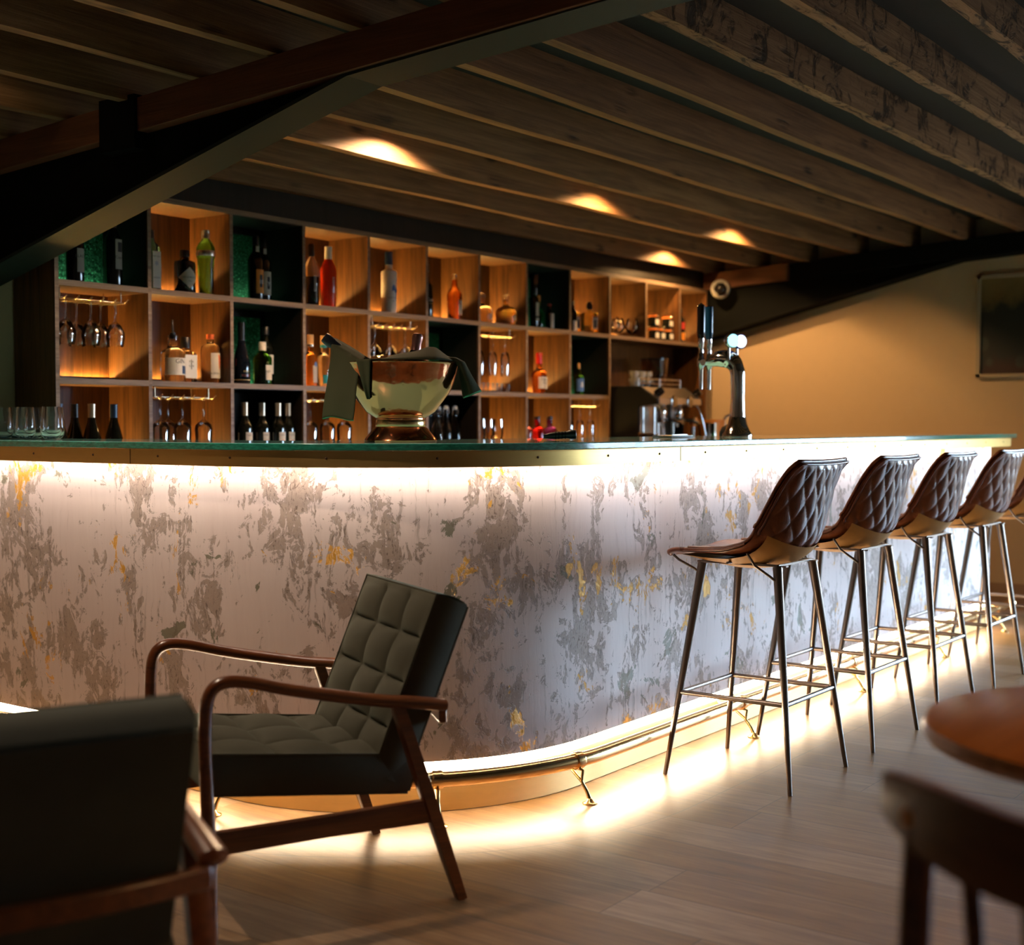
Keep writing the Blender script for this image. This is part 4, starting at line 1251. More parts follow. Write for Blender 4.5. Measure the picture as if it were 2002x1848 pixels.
# --- seventh: squat decanters
for x, y, mt, lb in ((6.430, 4.93, M['pale_spirit'], 'squat round-shouldered tequila decanter half behind a divider'), (6.602, 4.88, M['gold_spirit'], 'squat golden tequila decanter with glass stopper')):
    bottle(lb, x, y, 2, [(0, .004), (.058, .001), (.064, .010), (.064, .070), (.058, .092), (.040, .110), (.018, .118), (.0150, .124), (.0150, .150), (.018, .153), (0, .153)], mt, M['clear'], [(.013, .151), (.020, .160), (.022, .172), (.014, .184), (0, .186)], group='squat tequila decanters', labels=[(.0645, -100, -72, .030, .060, M['paper_dim'])])
# --- eighth
o = bottle('very tall dark bottle with two cream labels inside dim pigeonhole', 6.905, 4.885, 2, spirit_prof(.25, .030, .72), DG, None, None, labels=[(.030, -120, -58, .075, .160, M['paper']), (.030, -120, -58, .045, .065, M['paper'])])
m = MB(); m.lathe([(.022, .20), (.026, .21), (.026, .335), (.022, .342), (0, .342)], 18); m.build('sleeve', M['navy_glass'], o, 50)
bottle('dark green squat bottle standing between two labelled bottles', 7.015, 4.93, 2, spirit_prof(.19, .036, .55), M['deep_green'], M['cap_orange'], [(.014, .145), (.014, .215), (0, .216)])
bottle('small dark bottle with white label and red neck strip', 7.095, 4.90, 2, spirit_prof(.165, .030, .62), DG, M['ink_red'], [(.0125, .118), (.0125, .165), (0, .166)], labels=[(.030, -130, -60, .012, .105, M['paper'])])
# --- ninth
bottle('black and white labelled bottle half behind a divider', 7.355, 4.90, 2, spirit_prof(.20, .033, .62), DG, M['cap_black'], capof(.20, .93, .015), labels=[(.033, -130, -60, .010, .075, M['paper_white'])])
for x, y, lb in ((7.448, 4.965, 'square golden gin bottle behind its twin, partly hidden'), (7.545, 4.89, 'square golden gin bottle with black stopper and portrait label')):
    bottle(lb, x, y, 2, [(0, .004), (.040, .001, 1), (.046, .006, 1), (.046, .128, 1), (.043, .138, 1), (.022, .146), (.0165, .150), (.0165, .165), (0, .165)], M['gold_spirit'], M['cap_black'], [(.0185, .160), (.0185, .208), (.017, .211), (0, .211)], sq=7, group='square golden gin bottles',
           labels=[(.046, -.030, .030, .030, .112, M['paper_dim']), (.0466, -.016, .016, .038, .09, M['ink'], 'picture')])
# --- tenth: stemless brandy bowls
def brandy(label, x, y):
    t = thing('brandy_glass', label, 'glass', (x, y, SH[2]), 0, 'brandy bowls on the top shelf')
    m = MB(); m.lathe([(0, .002), (.030, .001), (.031, .003), (.006, .008), (.005, .022), (.030, .034), (.048, .060), (.050, .080), (.042, .115), (.036, .132), (.0345, .132), (.0405, .115), (.0485, .080), (.0465, .061), (.029, .036), (0, .027)], 28); m.build('bowl', M['thin'], t, 60)
for x, y, lb in ((7.86, 4.90, 'brandy bowl nearest the left divider'), (7.985, 4.94, 'middle brandy bowl of three'), (8.075, 4.88, 'rightmost of the three brandy bowls')): brandy(lb + ' on the top shelf', x, y)
# --- eleventh: clip-top jars, two high
def jar(label, x, y, z):
    t = thing('clip_jar', label, 'jar', (x, y, z), 0, 'small clip-top jars')
    m = MB(); m.lathe([(0, 0), (.033, 0), (.036, .005), (.036, .058), (.030, .068), (.030, .074), (0, .074)], 20); m.build('body', M['dark_glass'], t, 50)
    m = MB(); m.lathe([(.0325, .068), (.034, .070), (.034, .078), (.0325, .080)], 20); m.build('seal', M['jar_orange'], t, 50)
    m = MB(); m.lathe([(0, .0795), (.033, .0795), (.033, .088), (.028, .092), (0, .093)], 20); m.build('lid', M['clear'], t, 50)
    m = MB(); m.box(-.024, .024, -.0385, -.0365, .014, .050); m.build('label', M['paper_white'], t, 0, bevel=.004)
    m = MB(); m.tube([(-.012, -.037, .055), (-.010, -.042, .072), (0, -.041, .088), (.010, -.042, .072), (.012, -.037, .055)], .0022, 6); m.build('clip', M['cap_silver'], t, 60)
for x, y, k, lb in ((8.345, 4.87, 0, 'clip-top jar at the left of the lower row'), (8.430, 4.87, 0, 'clip-top jar in the middle of the lower row'), (8.545, 4.87, 0, 'clip-top jar at the right of the lower row'),
                    (8.350, 4.875, 1, 'clip-top jar at the left, stacked on the lower row'), (8.545, 4.872, 1, 'clip-top jar at the right, stacked on the lower row')):
    jar(lb, x, y, SH[2] + k * .0935)
bottle('dark red-labelled bottle in the dim last pigeonhole by the end panel', 8.79, 4.90, 2, spirit_prof(.255, .036, .66), DG, M['cap_black'], capof(.255, .93, .016), labels=[(.036, -130, -60, .02, .075, M['paper_orange']), (.036, -130, -60, .10, .15, M['ink_red'])])

# --- middle row, gins
o = bottle('big clear gin bottle with wide label and black pouring spout', 4.055, 4.88, 1, [(0, .004), (.050, .001), (.054, .010), (.055, .120), (.050, .140), (.030, .152), (.0235, .160), (.0225, .190), (.0240, .212), (0, .212)], M['clear'], M['cap_black'], [(.012, .195), (.013, .222), (.0065, .225), (.005, .280), (.003, .282), (0, .282)],
       labels=[(.0552, -170, -40, .030, .108, M['paper_white'])], texts=[('GIN', .030, M['ink'], .0555, .092, {'a0': -92})])
m = MB(); m.grid(lambda u, v: (.0562 * cos(radians(-82 + 30 * u)), .0562 * sin(radians(-82 + 30 * u)), .036 + .036 * v), 8, 2); m.build('picture', M['cap_navy'], o, 60)
o = bottle('square clear bottle with cream label of four letters and black cap', 4.170, 4.93, 1, [(0, .004), (.036, .001, 1), (.040, .005, 1), (.040, .132, 1), (.036, .142, 1), (.020, .147), (.017, .150), (.017, .165), (0, .165)], M['pale_spirit'], M['cap_black'], [(.0225, .160), (.0225, .208), (.021, .210), (0, .210)], sq=8,
       labels=[(.040, -.034, .034, .020, .128, M['paper_white'])], texts=[('P  N', .014, M['ink'], .0405, .096), ('G  N', .014, M['ink'], .0405, .076), ('|', .05, M['ink'], .0405, .088)])
o = bottle('pale whisky bottle with orange-red bird on its label and coral cap', 4.285, 4.89, 1, [(0, .004), (.040, .001), (.044, .010), (.044, .158), (.040, .172), (.022, .182), (.016, .188), (.0155, .205), (0, .205)], M['pale_spirit'], M['cap_coral'], [(.0165, .205), (.018, .207), (.018, .228), (0, .229)],
       labels=[(.0442, -128, -40, .022, .140, M['paper'])], texts=[("SUFFOLK", .0135, M['ink'], .0446, .044, {'a0': -96})])
m = MB(); m.grid(lambda u, v: (.0452 * cos(radians(-78 + 34 * v * sin(pi * (u ** .8)) + 14 * u)), .0452 * sin(radians(-78 + 34 * v * sin(pi * (u ** .8)) + 14 * u)), .135 - .075 * u), 14, 4); m.build('bird_picture', M['cap_coral'], o, 60)
# third pigeonhole, middle row
bottle('slim bottle mostly hidden behind the divider at the left of dim pigeonhole', 4.395, 4.93, 1, spirit_prof(.20, .030, .62), M['olive_glass'], M['cap_black'], capof(.20, .93, .014), labels=[(.030, -130, -50, .09, .13, M['ink_red'])])
o = bottle('tall frosted-black cognac bottle with gold lettering and arched crest', 4.475, 4.885, 1, [(0, .004), (.038, .001), (.041, .008), (.040, .105), (.033, .140), (.022, .178), (.0165, .21), (.0155, .255), (0, .255)], NG, M['cap_black'], [(.0168, .19), (.0168, .295), (0, .296)],
       texts=[('REMY', .012, M['ink_gold'], .041, .060, {'a0': -100}), ('V.S.O.P', .0155, M['ink_red'], .041, .040, {'a0': -100})])
m = MB(); m.lathe([(.0412, .018), (.0416, .019), (.0412, .021)], 28); m.build('gold_line', M['ink_gold'], o, 50)
bottle('green-gold whisky bottle with square cream label and pale cap', 4.600, 4.875, 1, spirit_prof(.205, .046, .62, .0165), M['olive_glass'], M['paper'], [(.0185, .165), (.0185, .205), (.017, .208), (0, .208)], labels=[(.046, -112, -52, .022, .095, M['paper'])], texts=[('Single', .016, M['ink'], .046, .065, {'a0': -100}), ('12', .014, M['ink_gold'], .046, .105, {'a0': -100})])
bottle('tall dark rum bottle with diagonal cream label behind the whisky', 4.690, 4.945, 1, spirit_prof(.29, .038, .62, .0150), M['dark_glass'], M['cap_black'], capof(.29, .93, .0165), labels=[(.038, -125, -52, .055, .150, M['paper'])])
# fourth pigeonhole: tequilas
for x, mt, lb, b in ((4.945, M['amber'], 'amber tequila bottle with clear cap and grey-lilac label', False), (5.040, M['clear'], 'clear tequila bottle with teal neck band next to green cloth', True)):
    o = bottle(lb, x, 4.89, 1, spirit_prof(.225, .034, .64, .0145, .90), mt, M['cork'], [(.0165, .20), (.0165, .262), (0, .263)], labels=[(.034, -112, -50, .018, .105, M['paper_dim'])] if not b else [(.034, -140, -60, .016, .060, M['ink_teal'])])
    m = MB(); m.lathe([(.0168, .200), (.0172, .201), (.0172, .213), (.0168, .214)], 18); m.build('band', M['ink_teal'] if b else M['cap_silver'], o, 50)
    if not b:
        m = MB(); m.grid(lambda u, v: (.0352 * cos(radians(-82) + .010 / .035 * v * cos(2 * pi * u)), .0352 * sin(radians(-82) + .010 / .035 * v * cos(2 * pi * u)), .112 + .013 * v * sin(2 * pi * u)), 18, 2); m.build('seal', M['ink_blue'], o, 60)
# shot glasses under the flutes
sg = thing('shot_glass', 'tiny shot glass beneath the hanging flutes, first from the left', 'glass', (6.36, 4.88, SH[1]), 0, 'shot glasses in a row under the flutes')
m = MB(); m.lathe([(0, 0), (.015, 0), (.021, .055), (.0195, .055), (.0140, .012), (0, .010)], 18); m.build('body', M['thin'], sg, 50)
for x, w_ in ((6.405, 'second'), (6.45, 'third'), (6.495, 'fourth'), (6.54, 'fifth'), (6.615, 'last and set apart')): dup(sg, (x, 4.88, SH[1]), 0, 'tiny shot glass beneath the hanging flutes, %s from the left' % w_)
# red wax whiskey
bottle('whiskey bottle with dripping red wax top and cream label', 6.962, 4.885, 1, [(0, .004), (.036, .001), (.041, .010), (.050, .100), (.050, .118), (.042, .135), (.022, .155), (.0175, .170), (.0165, .205), (0, .205)], M['whisky'], M['cap_red'], [(.0185, .188), (.0195, .22), (.0195, .252), (.017, .256), (0, .256)],
       labels=[(.0495, -150, -105, .032, .105, M['paper_white']), (.0495, -100, -42, .030, .104, M['paper'])], texts=[("Maker's", .019, M['ink'], .0495, .088, {'a0': -98}), ('Mark', .019, M['ink'], .0495, .068, {'a0': -96})])
bottle('small bottle with yellow shoulder and blue patterned label in dark pigeonhole', 7.398, 4.875, 1, spirit_prof(.185, .033, .60, .011), M['olive_glass'], M['cork'], [(.0105, .145), (.0095, .205), (0, .206)], labels=[(.033, -170, -20, .022, .105, M['ink_blue'])], texts=[('&', .05, M['ink_white'], .0332, .065, {'a0': -102})])

# --- bottom row
bottle('dark wine bottle half behind the first divider, bottom shelf', 3.485, 4.93, 0, burg_prof(), DG, M['cap_navy'], wine_cap(.30))
for x, y, cp, lb in ((3.578, 4.95, M['cap_black'], 'dark wine bottle with black cap behind its neighbour'), (3.606, 4.87, M['cap_champagne'], 'dark wine bottle with tan capsule in lower left pigeonhole'), (3.728, 4.88, M['cap_navy'], 'dark wine bottle with navy capsule in lower left pigeonhole')):
    bottle(lb, x, y, 0, burg_prof(), DG, cp, wine_cap(.30), group='wine bottles in the lower left pigeonhole')
for i, (x, y) in enumerate(((4.408, 4.93), (4.470, 4.86), (4.553, 4.95), (4.620, 4.90), (4.688, 4.86), (4.764, 4.87))):
    lb = ['first of the row, half behind the divider', 'second of the row', 'third of the row, set back in shadow', 'fourth of the row', 'fifth of the row', 'last of the row, furthest right'][i]
    bottle('wine bottle with champagne-coloured cap and cream label, ' + lb, x, y, 0, wine_prof(.318, .036), DG, M['cap_champagne'], wine_cap(.318), group='champagne-capped wine bottles in a row',
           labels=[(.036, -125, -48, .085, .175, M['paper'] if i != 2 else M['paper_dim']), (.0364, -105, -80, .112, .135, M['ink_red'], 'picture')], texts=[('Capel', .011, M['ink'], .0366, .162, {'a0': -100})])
# swing-top bottles
sb = thing('swing_top_bottle', 'clear swing-top bottle beside the bowl, leftmost of its row', 'bottle', (5.930, 4.87, SH[0]), 0, 'clear swing-top bottles')
m = MB(); m.lathe([(0, .004), (.034, .001), (.037, .010), (.037, .15), (.034, .175), (.020, .23), (.0145, .262), (.0145, .285), (.017, .288), (.017, .296), (0, .296)], 22); m.build('glass_body', M['clear'], sb, 50)
m = MB(); m.lathe([(.010, .297), (.017, .300), (.016, .316), (.008, .322), (0, .323)], 16); m.build('stopper', M['white_china'], sb, 50)
m = MB(); m.tube([(-.019, 0, .265), (-.026, -.006, .285), (-.018, -.004, .312), (.018, -.004, .312), (.026, -.006, .285), (.019, 0, .265)], .0022, 6); m.build('wire_bail', M['cap_silver'], sb, 60)
for x, y, lb in ((6.010, 4.87, 'clear swing-top bottle, second of its row'), (6.092, 4.87, 'clear swing-top bottle at the right of its row'), (5.985, 4.97, 'clear swing-top bottle behind the front row, left'), (6.068, 4.97, 'clear swing-top bottle behind the front row, right')): dup(sb, (x, y, SH[0]), 0, lb)
# pilsner glasses
pg = thing('beer_glass', 'footed beer glass half behind the divider on the bottom shelf', 'glass', (6.352, 4.88, SH[0]), 0, 'footed beer glasses')
m = MB(); m.lathe([(0, 0), (.030, 0), (.030, .004), (.007, .010), (.006, .075), (.016, .095), (.030, .15), (.033, .20), (.029, .245), (.0275, .245), (.0315, .20), (.0285, .15), (.014, .098), (0, .088)], 24); m.build('body', M['thin'], pg, 60)
dup(pg, (6.425, 4.88, SH[0]), 0, 'footed beer glass, middle of the three'); dup(pg, (6.525, 4.88, SH[0]), 0, 'footed beer glass, right of the three')
for x, mt, lb in ((6.790, M['pink'], 'small pink liqueur bottle half behind a divider'), (6.918, M['crimson'], 'small crimson liqueur bottle'), (7.055, M['purple'], 'small purple liqueur bottle')):
    bottle(lb + ' on the bottom shelf', x, 4.87, 0, [(0, .004), (.046, .001), (.050, .010), (.050, .165), (.044, .185), (.022, .197), (.0185, .205), (.0185, .245), (0, .245)], mt, M['cap_black'], [(.0195, .245), (.020, .262), (0, .263)], group='small jewel-coloured liqueur bottles')

# ------------------------------------------------------------------ glass racks and hanging glasses
def rack(label, cx, row, n=3, y0=4.815, y1=5.00):
    zt = ZR4[row + 1] - TH
    t = thing('glass_rack', label, 'rack', (cx, 4.9, zt), 0, 'gold wire glass racks under the shelves')
    for i in range(n):
        for s in (-1, 1):
            x = (i - (n - 1) / 2) * .125 + s * .030
            m = MB(); m.tube(bez([(x, y1 - 4.9, -.048), (x, .0, -.050), (x, y0 - 4.9 + .03, -.050), (x, y0 - 4.9 + .008, -.046), (x, y0 - 4.9 - .006, -.036)], 4), .0034, 8); m.build('rail', M['rack_gold'], t, 60)
    for y in (-.04, .08):
        for s in (-1, 1):
            m = MB(); m.tube([(s * ((n - 1) / 2 * .125 + .030), y, 0), (s * ((n - 1) / 2 * .125 + .030), y, -.048)], .003, 8); m.build('hanger', M['rack_gold'], t, 60)
        m = MB(); m.tube([(-(n - 1) / 2 * .125 - .03, y, -.0455), ((n - 1) / 2 * .125 + .03, y, -.0455)], .0026, 8); m.build('cross_bar', M['rack_gold'], t, 60)
    return zt - .0465
PROF = {   # upside down: foot at z=0, bowl hangs below
    'wine_glass': [(0, .0015), (.034, 0), (.034, -.002), (.008, -.006), (.0045, -.015), (.0040, -.070), (.006, -.082), (.026, -.100), (.040, -.130), (.041, -.150), (.034, -.190), (.0325, -.190), (.0395, -.150), (.0385, -.131), (.025, -.103), (0, -.088)],
    'goblet': [(0, .0015), (.034, 0), (.034, -.002), (.008, -.006), (.0042, -.015), (.0040, -.085), (.006, -.096), (.036, -.122), (.041, -.140), (.036, -.225), (.0345, -.225), (.0395, -.140), (.0345, -.124), (0, -.103)],
    'martini_glass': [(0, .0015), (.036, 0), (.036, -.002), (.008, -.006), (.0040, -.015), (.0040, -.085), (.006, -.090), (.054, -.155), (.0525, -.156), (0, -.096)],
    'champagne_flute': [(0, .0015), (.030, 0), (.030, -.002), (.007, -.006), (.0038, -.015), (.0038, -.075), (.006, -.085), (.022, -.100), (.027, -.130), (.023, -.235), (.0215, -.235), (.0255, -.130), (.0205, -.102), (0, -.090)]}
CATG = {'wine_glass': 'glass', 'goblet': 'glass', 'martini_glass': 'glass', 'champagne_flute': 'glass'}
_g = {}
def hang(kind, x, y, z, label, group):
    if kind not in _g:
        t = thing(kind, label, CATG[kind], (x, y, z), 0, group)
        pr = PROF[kind]
        k = next(i for i, p in enumerate(pr) if p[1] < -.08)
        m = MB(); m.lathe(pr, 26); m.build('bowl_and_stem', M['thin'], t, 60)
        _g[kind] = t
        return t
    return dup(_g[kind], (x, y, z), 0, label, group)
posw = ['front left', 'front middle', 'front right', 'back left', 'back middle', 'back right']
def hang_set(kind, cx, row, rlabel, what, spots, n=3):
    z = rack(rlabel, cx, row, n)
    for (dx, y, w) in spots:
        hang(kind, cx + dx, y, z - .0015, '%s hanging upside down, %s' % (what, w), what + 's')
hang_set('wine_glass', 3.600, 1, 'gold wire rack holding round wine glasses at the far left', 'round wine glass under the left rack',
         [(-.125, 4.86, 'front left'), (0, 4.86, 'front middle'), (.125, 4.86, 'front right'), (-.125, 4.96, 'back left'), (0, 4.96, 'back middle'), (.125, 4.96, 'back right')])
hang_set('goblet', 4.090, 0, 'gold wire rack holding tall goblets beside the capped wines', 'tall goblet under the second rack',
         [(-.125, 4.86, 'front left'), (0, 4.86, 'front middle'), (.125, 4.86, 'front right'), (-.0625 - .0625, 4.96, 'back left'), (0, 4.96, 'back middle')])
hang_set('goblet', 5.035, 0, 'gold wire rack behind the green cloth and bowl', 'tall goblet behind the green cloth',
         [(-.125, 4.86, 'front left'), (0, 4.86, 'front middle'), (.125, 4.86, 'front right')])
hang_set('martini_glass', 5.535, 1, 'gold wire rack holding martini glasses above the bowl', 'martini glass above the bowl',
         [(-.125, 4.87, 'front left'), (0, 4.87, 'front middle'), (.125, 4.87, 'front right'), (0, 4.985, 'back middle')])
hang_set('champagne_flute', 6.455, 1, 'gold wire rack holding slim flutes above shot glasses', 'slim flute above the shot glasses',
         [(-.125, 4.87, 'front left'), (0, 4.87, 'front middle'), (.125, 4.87, 'front right')])
hang_set('champagne_flute', 7.405, 0, 'gold wire rack holding flutes beside the coffee machine', 'slim flute beside the coffee machine',
         [(-.125, 4.87, 'front left'), (0, 4.87, 'front middle'), (.125, 4.87, 'front right')])
# ------------------------------------------------------------------ coffee corner (on the back counter, right of the pigeonholes)
BC = .9485
cm = thing('coffee_machine', 'black and steel two-group espresso machine under the jars', 'coffee machine', (7.99, 4.78, BC))
def cb(name, b, mat, bev=.004):
    m = MB(); m.box(*b); return m.build(name, mat, cm, 0, bevel=bev)
m = MB(); m.prism([(-.19, 0), (.22, 0), (.22, .505), (-.20, .505), (-.33, .42), (-.335, .385), (-.19, .37)], -.31, -.285); m.xf(Matrix(((0, 0, 1, 0), (1, 0, 0, 0), (0, 1, 0, 0), (0, 0, 0, 1)))); m.build('side_panel', M['black_matt'], cm, 30, bevel=.004)
m = MB(); m.prism([(-.19, 0), (.22, 0), (.22, .505), (-.20, .505), (-.33, .42), (-.335, .385), (-.19, .37)], .285, .31); m.xf(Matrix(((0, 0, 1, 0), (1, 0, 0, 0), (0, 1, 0, 0), (0, 0, 0, 1)))); m.build('side_panel', M['black_matt'], cm, 30, bevel=.004)
cb('boiler_body', (-.285, .285, -.10, .21, .10, .50), M['steel'])
m = MB(); m.prism([(-.20, .375), (-.335, .385), (-.333, .425), (-.20, .50)], -.285, .285); m.xf(Matrix(((0, 0, 1, 0), (1, 0, 0, 0), (0, 1, 0, 0), (0, 0, 0, 1)))); m.build('head', M['steel'], cm, 30)
cb('drip_tray', (-.285, .285, -.30, -.10, .055, .10), M['steel'])
cb('drip_grille', (-.27, .27, -.29, -.11, .10, .106), M['black_matt'])
for x in (-.10, .12):
    m = MB(); m.lathe([(0, 0), (.036, 0), (.040, .003), (.036, .006), (0, .006)], 24, ax=1, ay=.6); m.xf(Matrix.Translation((x, -.337, .405)) @ Matrix.Rotation(radians(90), 4, 'X')); m.build('gauge', M['chrome_dark'], cm, 60)
    m = MB(); m.lathe([(.034, .30), (.040, .31), (.040, .345), (.030, .375), (0, .375)], 24, c=(x, -.24, 0)); m.build('group_head', M['chrome'], cm, 50)
    m = MB(); m.lathe([(.0, .262), (.030, .265), (.036, .280), (.036, .302), (0, .302)], 24, c=(x, -.24, 0)); m.tube([(x, -.27, .285), (x - .01, -.345, .278), (x - .015, -.42, .262)], [.008, .012, .014], 10); m.build('portafilter', M['chrome_dark'], cm, 50)
    m = MB(); m.tube([(x, -.24, .265), (x, -.245, .235)], .008, 8); m.build('spout', M['chrome'], cm, 50)
for x in (-.24, -.17, -.02, .03, .24):
    m = MB(); m.tube([(x, -.14, .10), (x, -.14, .37)], .010, 10); m.build('column', M['chrome'], cm, 50)
for x in (-.255, .262):
    m = MB(); m.tube(bez([(x, -.30, .385), (x, -.33, .36), (x + (.02 if x > 0 else -.01), -.35, .27), (x + (.05 if x > 0 else -.02), -.37, .13)], 6), .006, 8); m.build('steam_wand', M['chrome'], cm, 60)
    m = MB(); m.lathe([(0, -.03), (.024, -.026), (.028, 0), (.024, .026), (0, .03)], 16); m.xf(Matrix.Translation((x, -.315, .465)) @ Matrix.Rotation(radians(60), 4, 'X')); m.build('steam_knob', M['black_gloss'], cm, 50)
m = MB()
for y, z in ((-.17, .555), (-.17, .525)): m.tube([(-.28, y, z), (.28, y, z)], .006, 8)
for x in (-.28, 0, .28): m.tube([(x, -.17, .50), (x, -.17, .56)], .006, 8)
m.build('cup_rail', M['steel'], cm, 60)
# cups on top
cup = thing('coffee_cup', 'coffee cup on the espresso machine, lower layer', 'cup', (7.735, 4.66, BC + .5055), 0, 'coffee cups stacked on the espresso machine')
m = MB(); m.lathe([(0, .002), (.022, 0), (.024, .004), (.034, .034), (.036, .050), (.034, .050), (.031, .034), (.021, .007), (0, .006)], 22); m.build('body', M['white_china'], cup, 60)
m = MB(); m.tube(bez([(.034, 0, .042), (.048, 0, .040), (.050, 0, .028), (.042, 0, .018), (.030, 0, .018)], 4), .0036, 8); m.build('handle', M['white_china'], cup, 60)
cl = [('lower layer, second from the left', 7.82, 4.66, 0), ('lower layer, third from the left', 7.905, 4.66, 0), ('upper layer, leftmost', 7.737, 4.66, 1), ('upper layer, middle', 7.822, 4.66, 1), ('upper layer, rightmost', 7.907, 4.66, 1)]
cup['label'] = 'coffee cup on the espresso machine, lower layer, leftmost'
for lb, x, y, k in cl: dup(cup, (x, y, BC + .5055 + k * .0505), radians(-30 + 20 * k), 'coffee cup on the espresso machine, ' + lb)
gr = thing('coffee_grinder', 'coffee grinder with smoky bean hopper behind the espresso machine', 'grinder', (8.42, 4.90, BC))
m = MB(); m.box(-.09, .09, -.10, .12, 0, .03); m.box(-.07, .07, -.06, .10, .03, .46); m.build('body', M['black_matt'], gr, 0, bevel=.012)
m = MB(); m.lathe([(.05, .46), (.055, .50), (.065, .53), (.05, .53), (0, .53)], 24); m.build('collar', M['chrome_dark'], gr, 50)
m = MB(); m.lathe([(.052, .53), (.075, .555), (.095, .62), (.098, .71), (.095, .71), (.092, .622), (.072, .56), (.048, .535)], 30, closed=True); m.build('hopper', M['smoke'], gr, 60)
m = MB(); m.lathe([(0, .534), (.045, .537), (.068, .56), (.085, .60), (.05, .615), (0, .62)], 24); m.build('beans', plain('coffee_beans', (.05, .022, .010), .5, bump=1, bscale=70), gr, 50)
m = MB(); m.lathe([(0, .711), (.100, .711), (.100, .722), (.03, .728), (0, .73)], 30); m.build('lid', M['black_gloss'], gr, 50)
tp = thing('tamper', 'wooden-handled coffee tamper on the counter by the espresso machine', 'tamper', (8.30, 4.52, BC))
m = MB(); m.lathe([(0, 0), (.029, 0), (.029, .016), (.012, .022), (0, .022)], 20); m.build('base', M['chrome'], tp, 50)
m = MB(); m.lathe([(0, .022), (.012, .022), (.012, .24), (0, .24)], 16); m.build('stem', M['chrome_dark'], tp, 50)
m = MB(); m.lathe([(0, .235), (.016, .235), (.022, .25), (.030, .275), (.030, .295), (.022, .305), (0, .307)], 20); m.build('handle', M['knob_wood'], tp, 60)
wb = thing('wooden_bowl', 'small amber wooden bowl at the right end of the back counter', 'bowl', (8.62, 4.55, BC + .0005))
m = MB(); m.lathe([(0, 0), (.05, 0), (.062, .05), (.085, .15), (.10, .285), (.092, .285), (.078, .16), (0, .15)], 28); m.build('body', M['knob_wood'], wb, 60)
jg = thing('milk_jug', 'small steel milk jug on the counter right of the espresso machine', 'jug', (8.46, 4.46, BC))
m = MB(); m.lathe([(0, .0), (.048, 0), (.050, .01), (.046, .10), (.040, .16), (.046, .262), (.044, .262), (.038, .16), (.044, .10), (0, .012)], 26); m.build('body', M['chrome'], jg, 60)
m = MB(); m.tube(bez([(.040, 0, .235), (.075, 0, .23), (.082, 0, .15), (.060, 0, .09), (.046, 0, .09)], 5), .005, 8); m.build('handle', M['chrome'], jg, 60)
kb = thing('knock_box', 'dark knock box with steel rim at the lower left of the coffee corner', 'box', (7.60, 4.47, BC))
m = MB(); m.lathe([(0, 0), (.06, 0), (.066, .19), (.06, .19), (.054, .02), (0, .02)], 26); m.build('body', M['black_gloss'], kb, 50)
m = MB(); m.tube([(.0635 * cos(2 * pi * j / 28), .0635 * sin(2 * pi * j / 28), .192) for j in range(28)], .005, 8, closed=True); m.build('rim', M['chrome'], kb, 60)
m = MB(); m.tube([(-.062, 0, .175), (.062, 0, .175)], .011, 10); m.build('bar', M['black_rubber'], kb, 60)
fc = thing('sink_tap', 'slim chrome sink tap bent to the right before the tan wall', 'tap', (8.88, 4.58, BC))
m = MB(); m.tube(bez([(0, 0, 0), (0, 0, .24), (.006, -.006, .30), (.03, -.03, .318), (.07, -.07, .318), (.085, -.085, .312)], 6), .0105, 12); m.build('spout', M['chrome'], fc, 60)
m = MB(); m.lathe([(0, 0), (.024, 0), (.024, .008), (.013, .014), (0, .014)], 18); m.build('base', M['chrome'], fc, 50)
m = MB(); m.tube([(.085, -.085, .322), (.085, -.085, .285)], .014, 12); m.build('nozzle', M['chrome'], fc, 50)

# ------------------------------------------------------------------ things standing on the bar
RZ = math.atan2(-.8069, .5907)           # local x runs across the view, local y away
def g_st():
    t = thing('stemless_glass', 'stemless glass on the left bar end, rightmost of the cluster', 'glass', (3.10, 4.435, CT + .0005), 0, 'stemless glasses clustered on the left end of the bar')
    m = MB(); m.lathe([(0, .004), (.020, .001), (.026, .003), (.034, .014), (.0395, .032), (.039, .050), (.031, .124), (.0298, .124), (.0375, .050), (.038, .033), (.032, .017), (.024, .008), (0, .008)], 30); m.build('body', M['clear'], t, 60)
    return t
sg2 = g_st()
for x, y, lb in ((3.10, 4.600, 'front, left of the two in the middle'), (3.20, 4.555, 'behind and left of the rightmost glass'), (3.20, 4.69, 'behind the middle glasses'), (3.10, 4.745, 'front, cut by the left picture edge'), (3.20, 4.80, 'back row, near the left picture edge')):
    dup(sg2, (x, y, CT + .0005), 0, 'stemless glass on the left bar end, ' + lb)

bw = thing('punch_bowl', 'hammered copper punch bowl on a flared foot, standing on the bar', 'bowl', (3.345, 2.900, CT + .0005), RZ)
m = MB(); m.lathe([(0, 0), (.117, 0), (.119, .005), (.116, .011), (.100, .030), (.086, .047), (0, .047)], 64); m.build('foot', M['copper'], bw, 35)
m = MB(); m.lathe([(.0, .047), (.080, .047), (.082, .050), (.081, .068), (.079, .072), (0, .072)], 64); m.build('collar', M['brass_rail'], bw, 40)
m = MB(); m.lathe([(0, .072), (.080, .072), (.081, .088), (.079, .092), (0, .092)], 64); m.build('neck_ring', M['copper'], bw, 40)
BP = [(.078, .0755), (.112, .097), (.138, .130), (.160, .160), (.172, .185), (.182, .220), (.187, .248), (.190, .254), (.187, .257)]
m = MB(); m.lathe([(0, .0755)] + BP + [(.183, .250), (.177, .220), (.167, .187), (.155, .163), (.133, .135), (.108, .103), (0, .096)], 80); o = m.build('bowl', M['copper_hammered'], bw, 60)

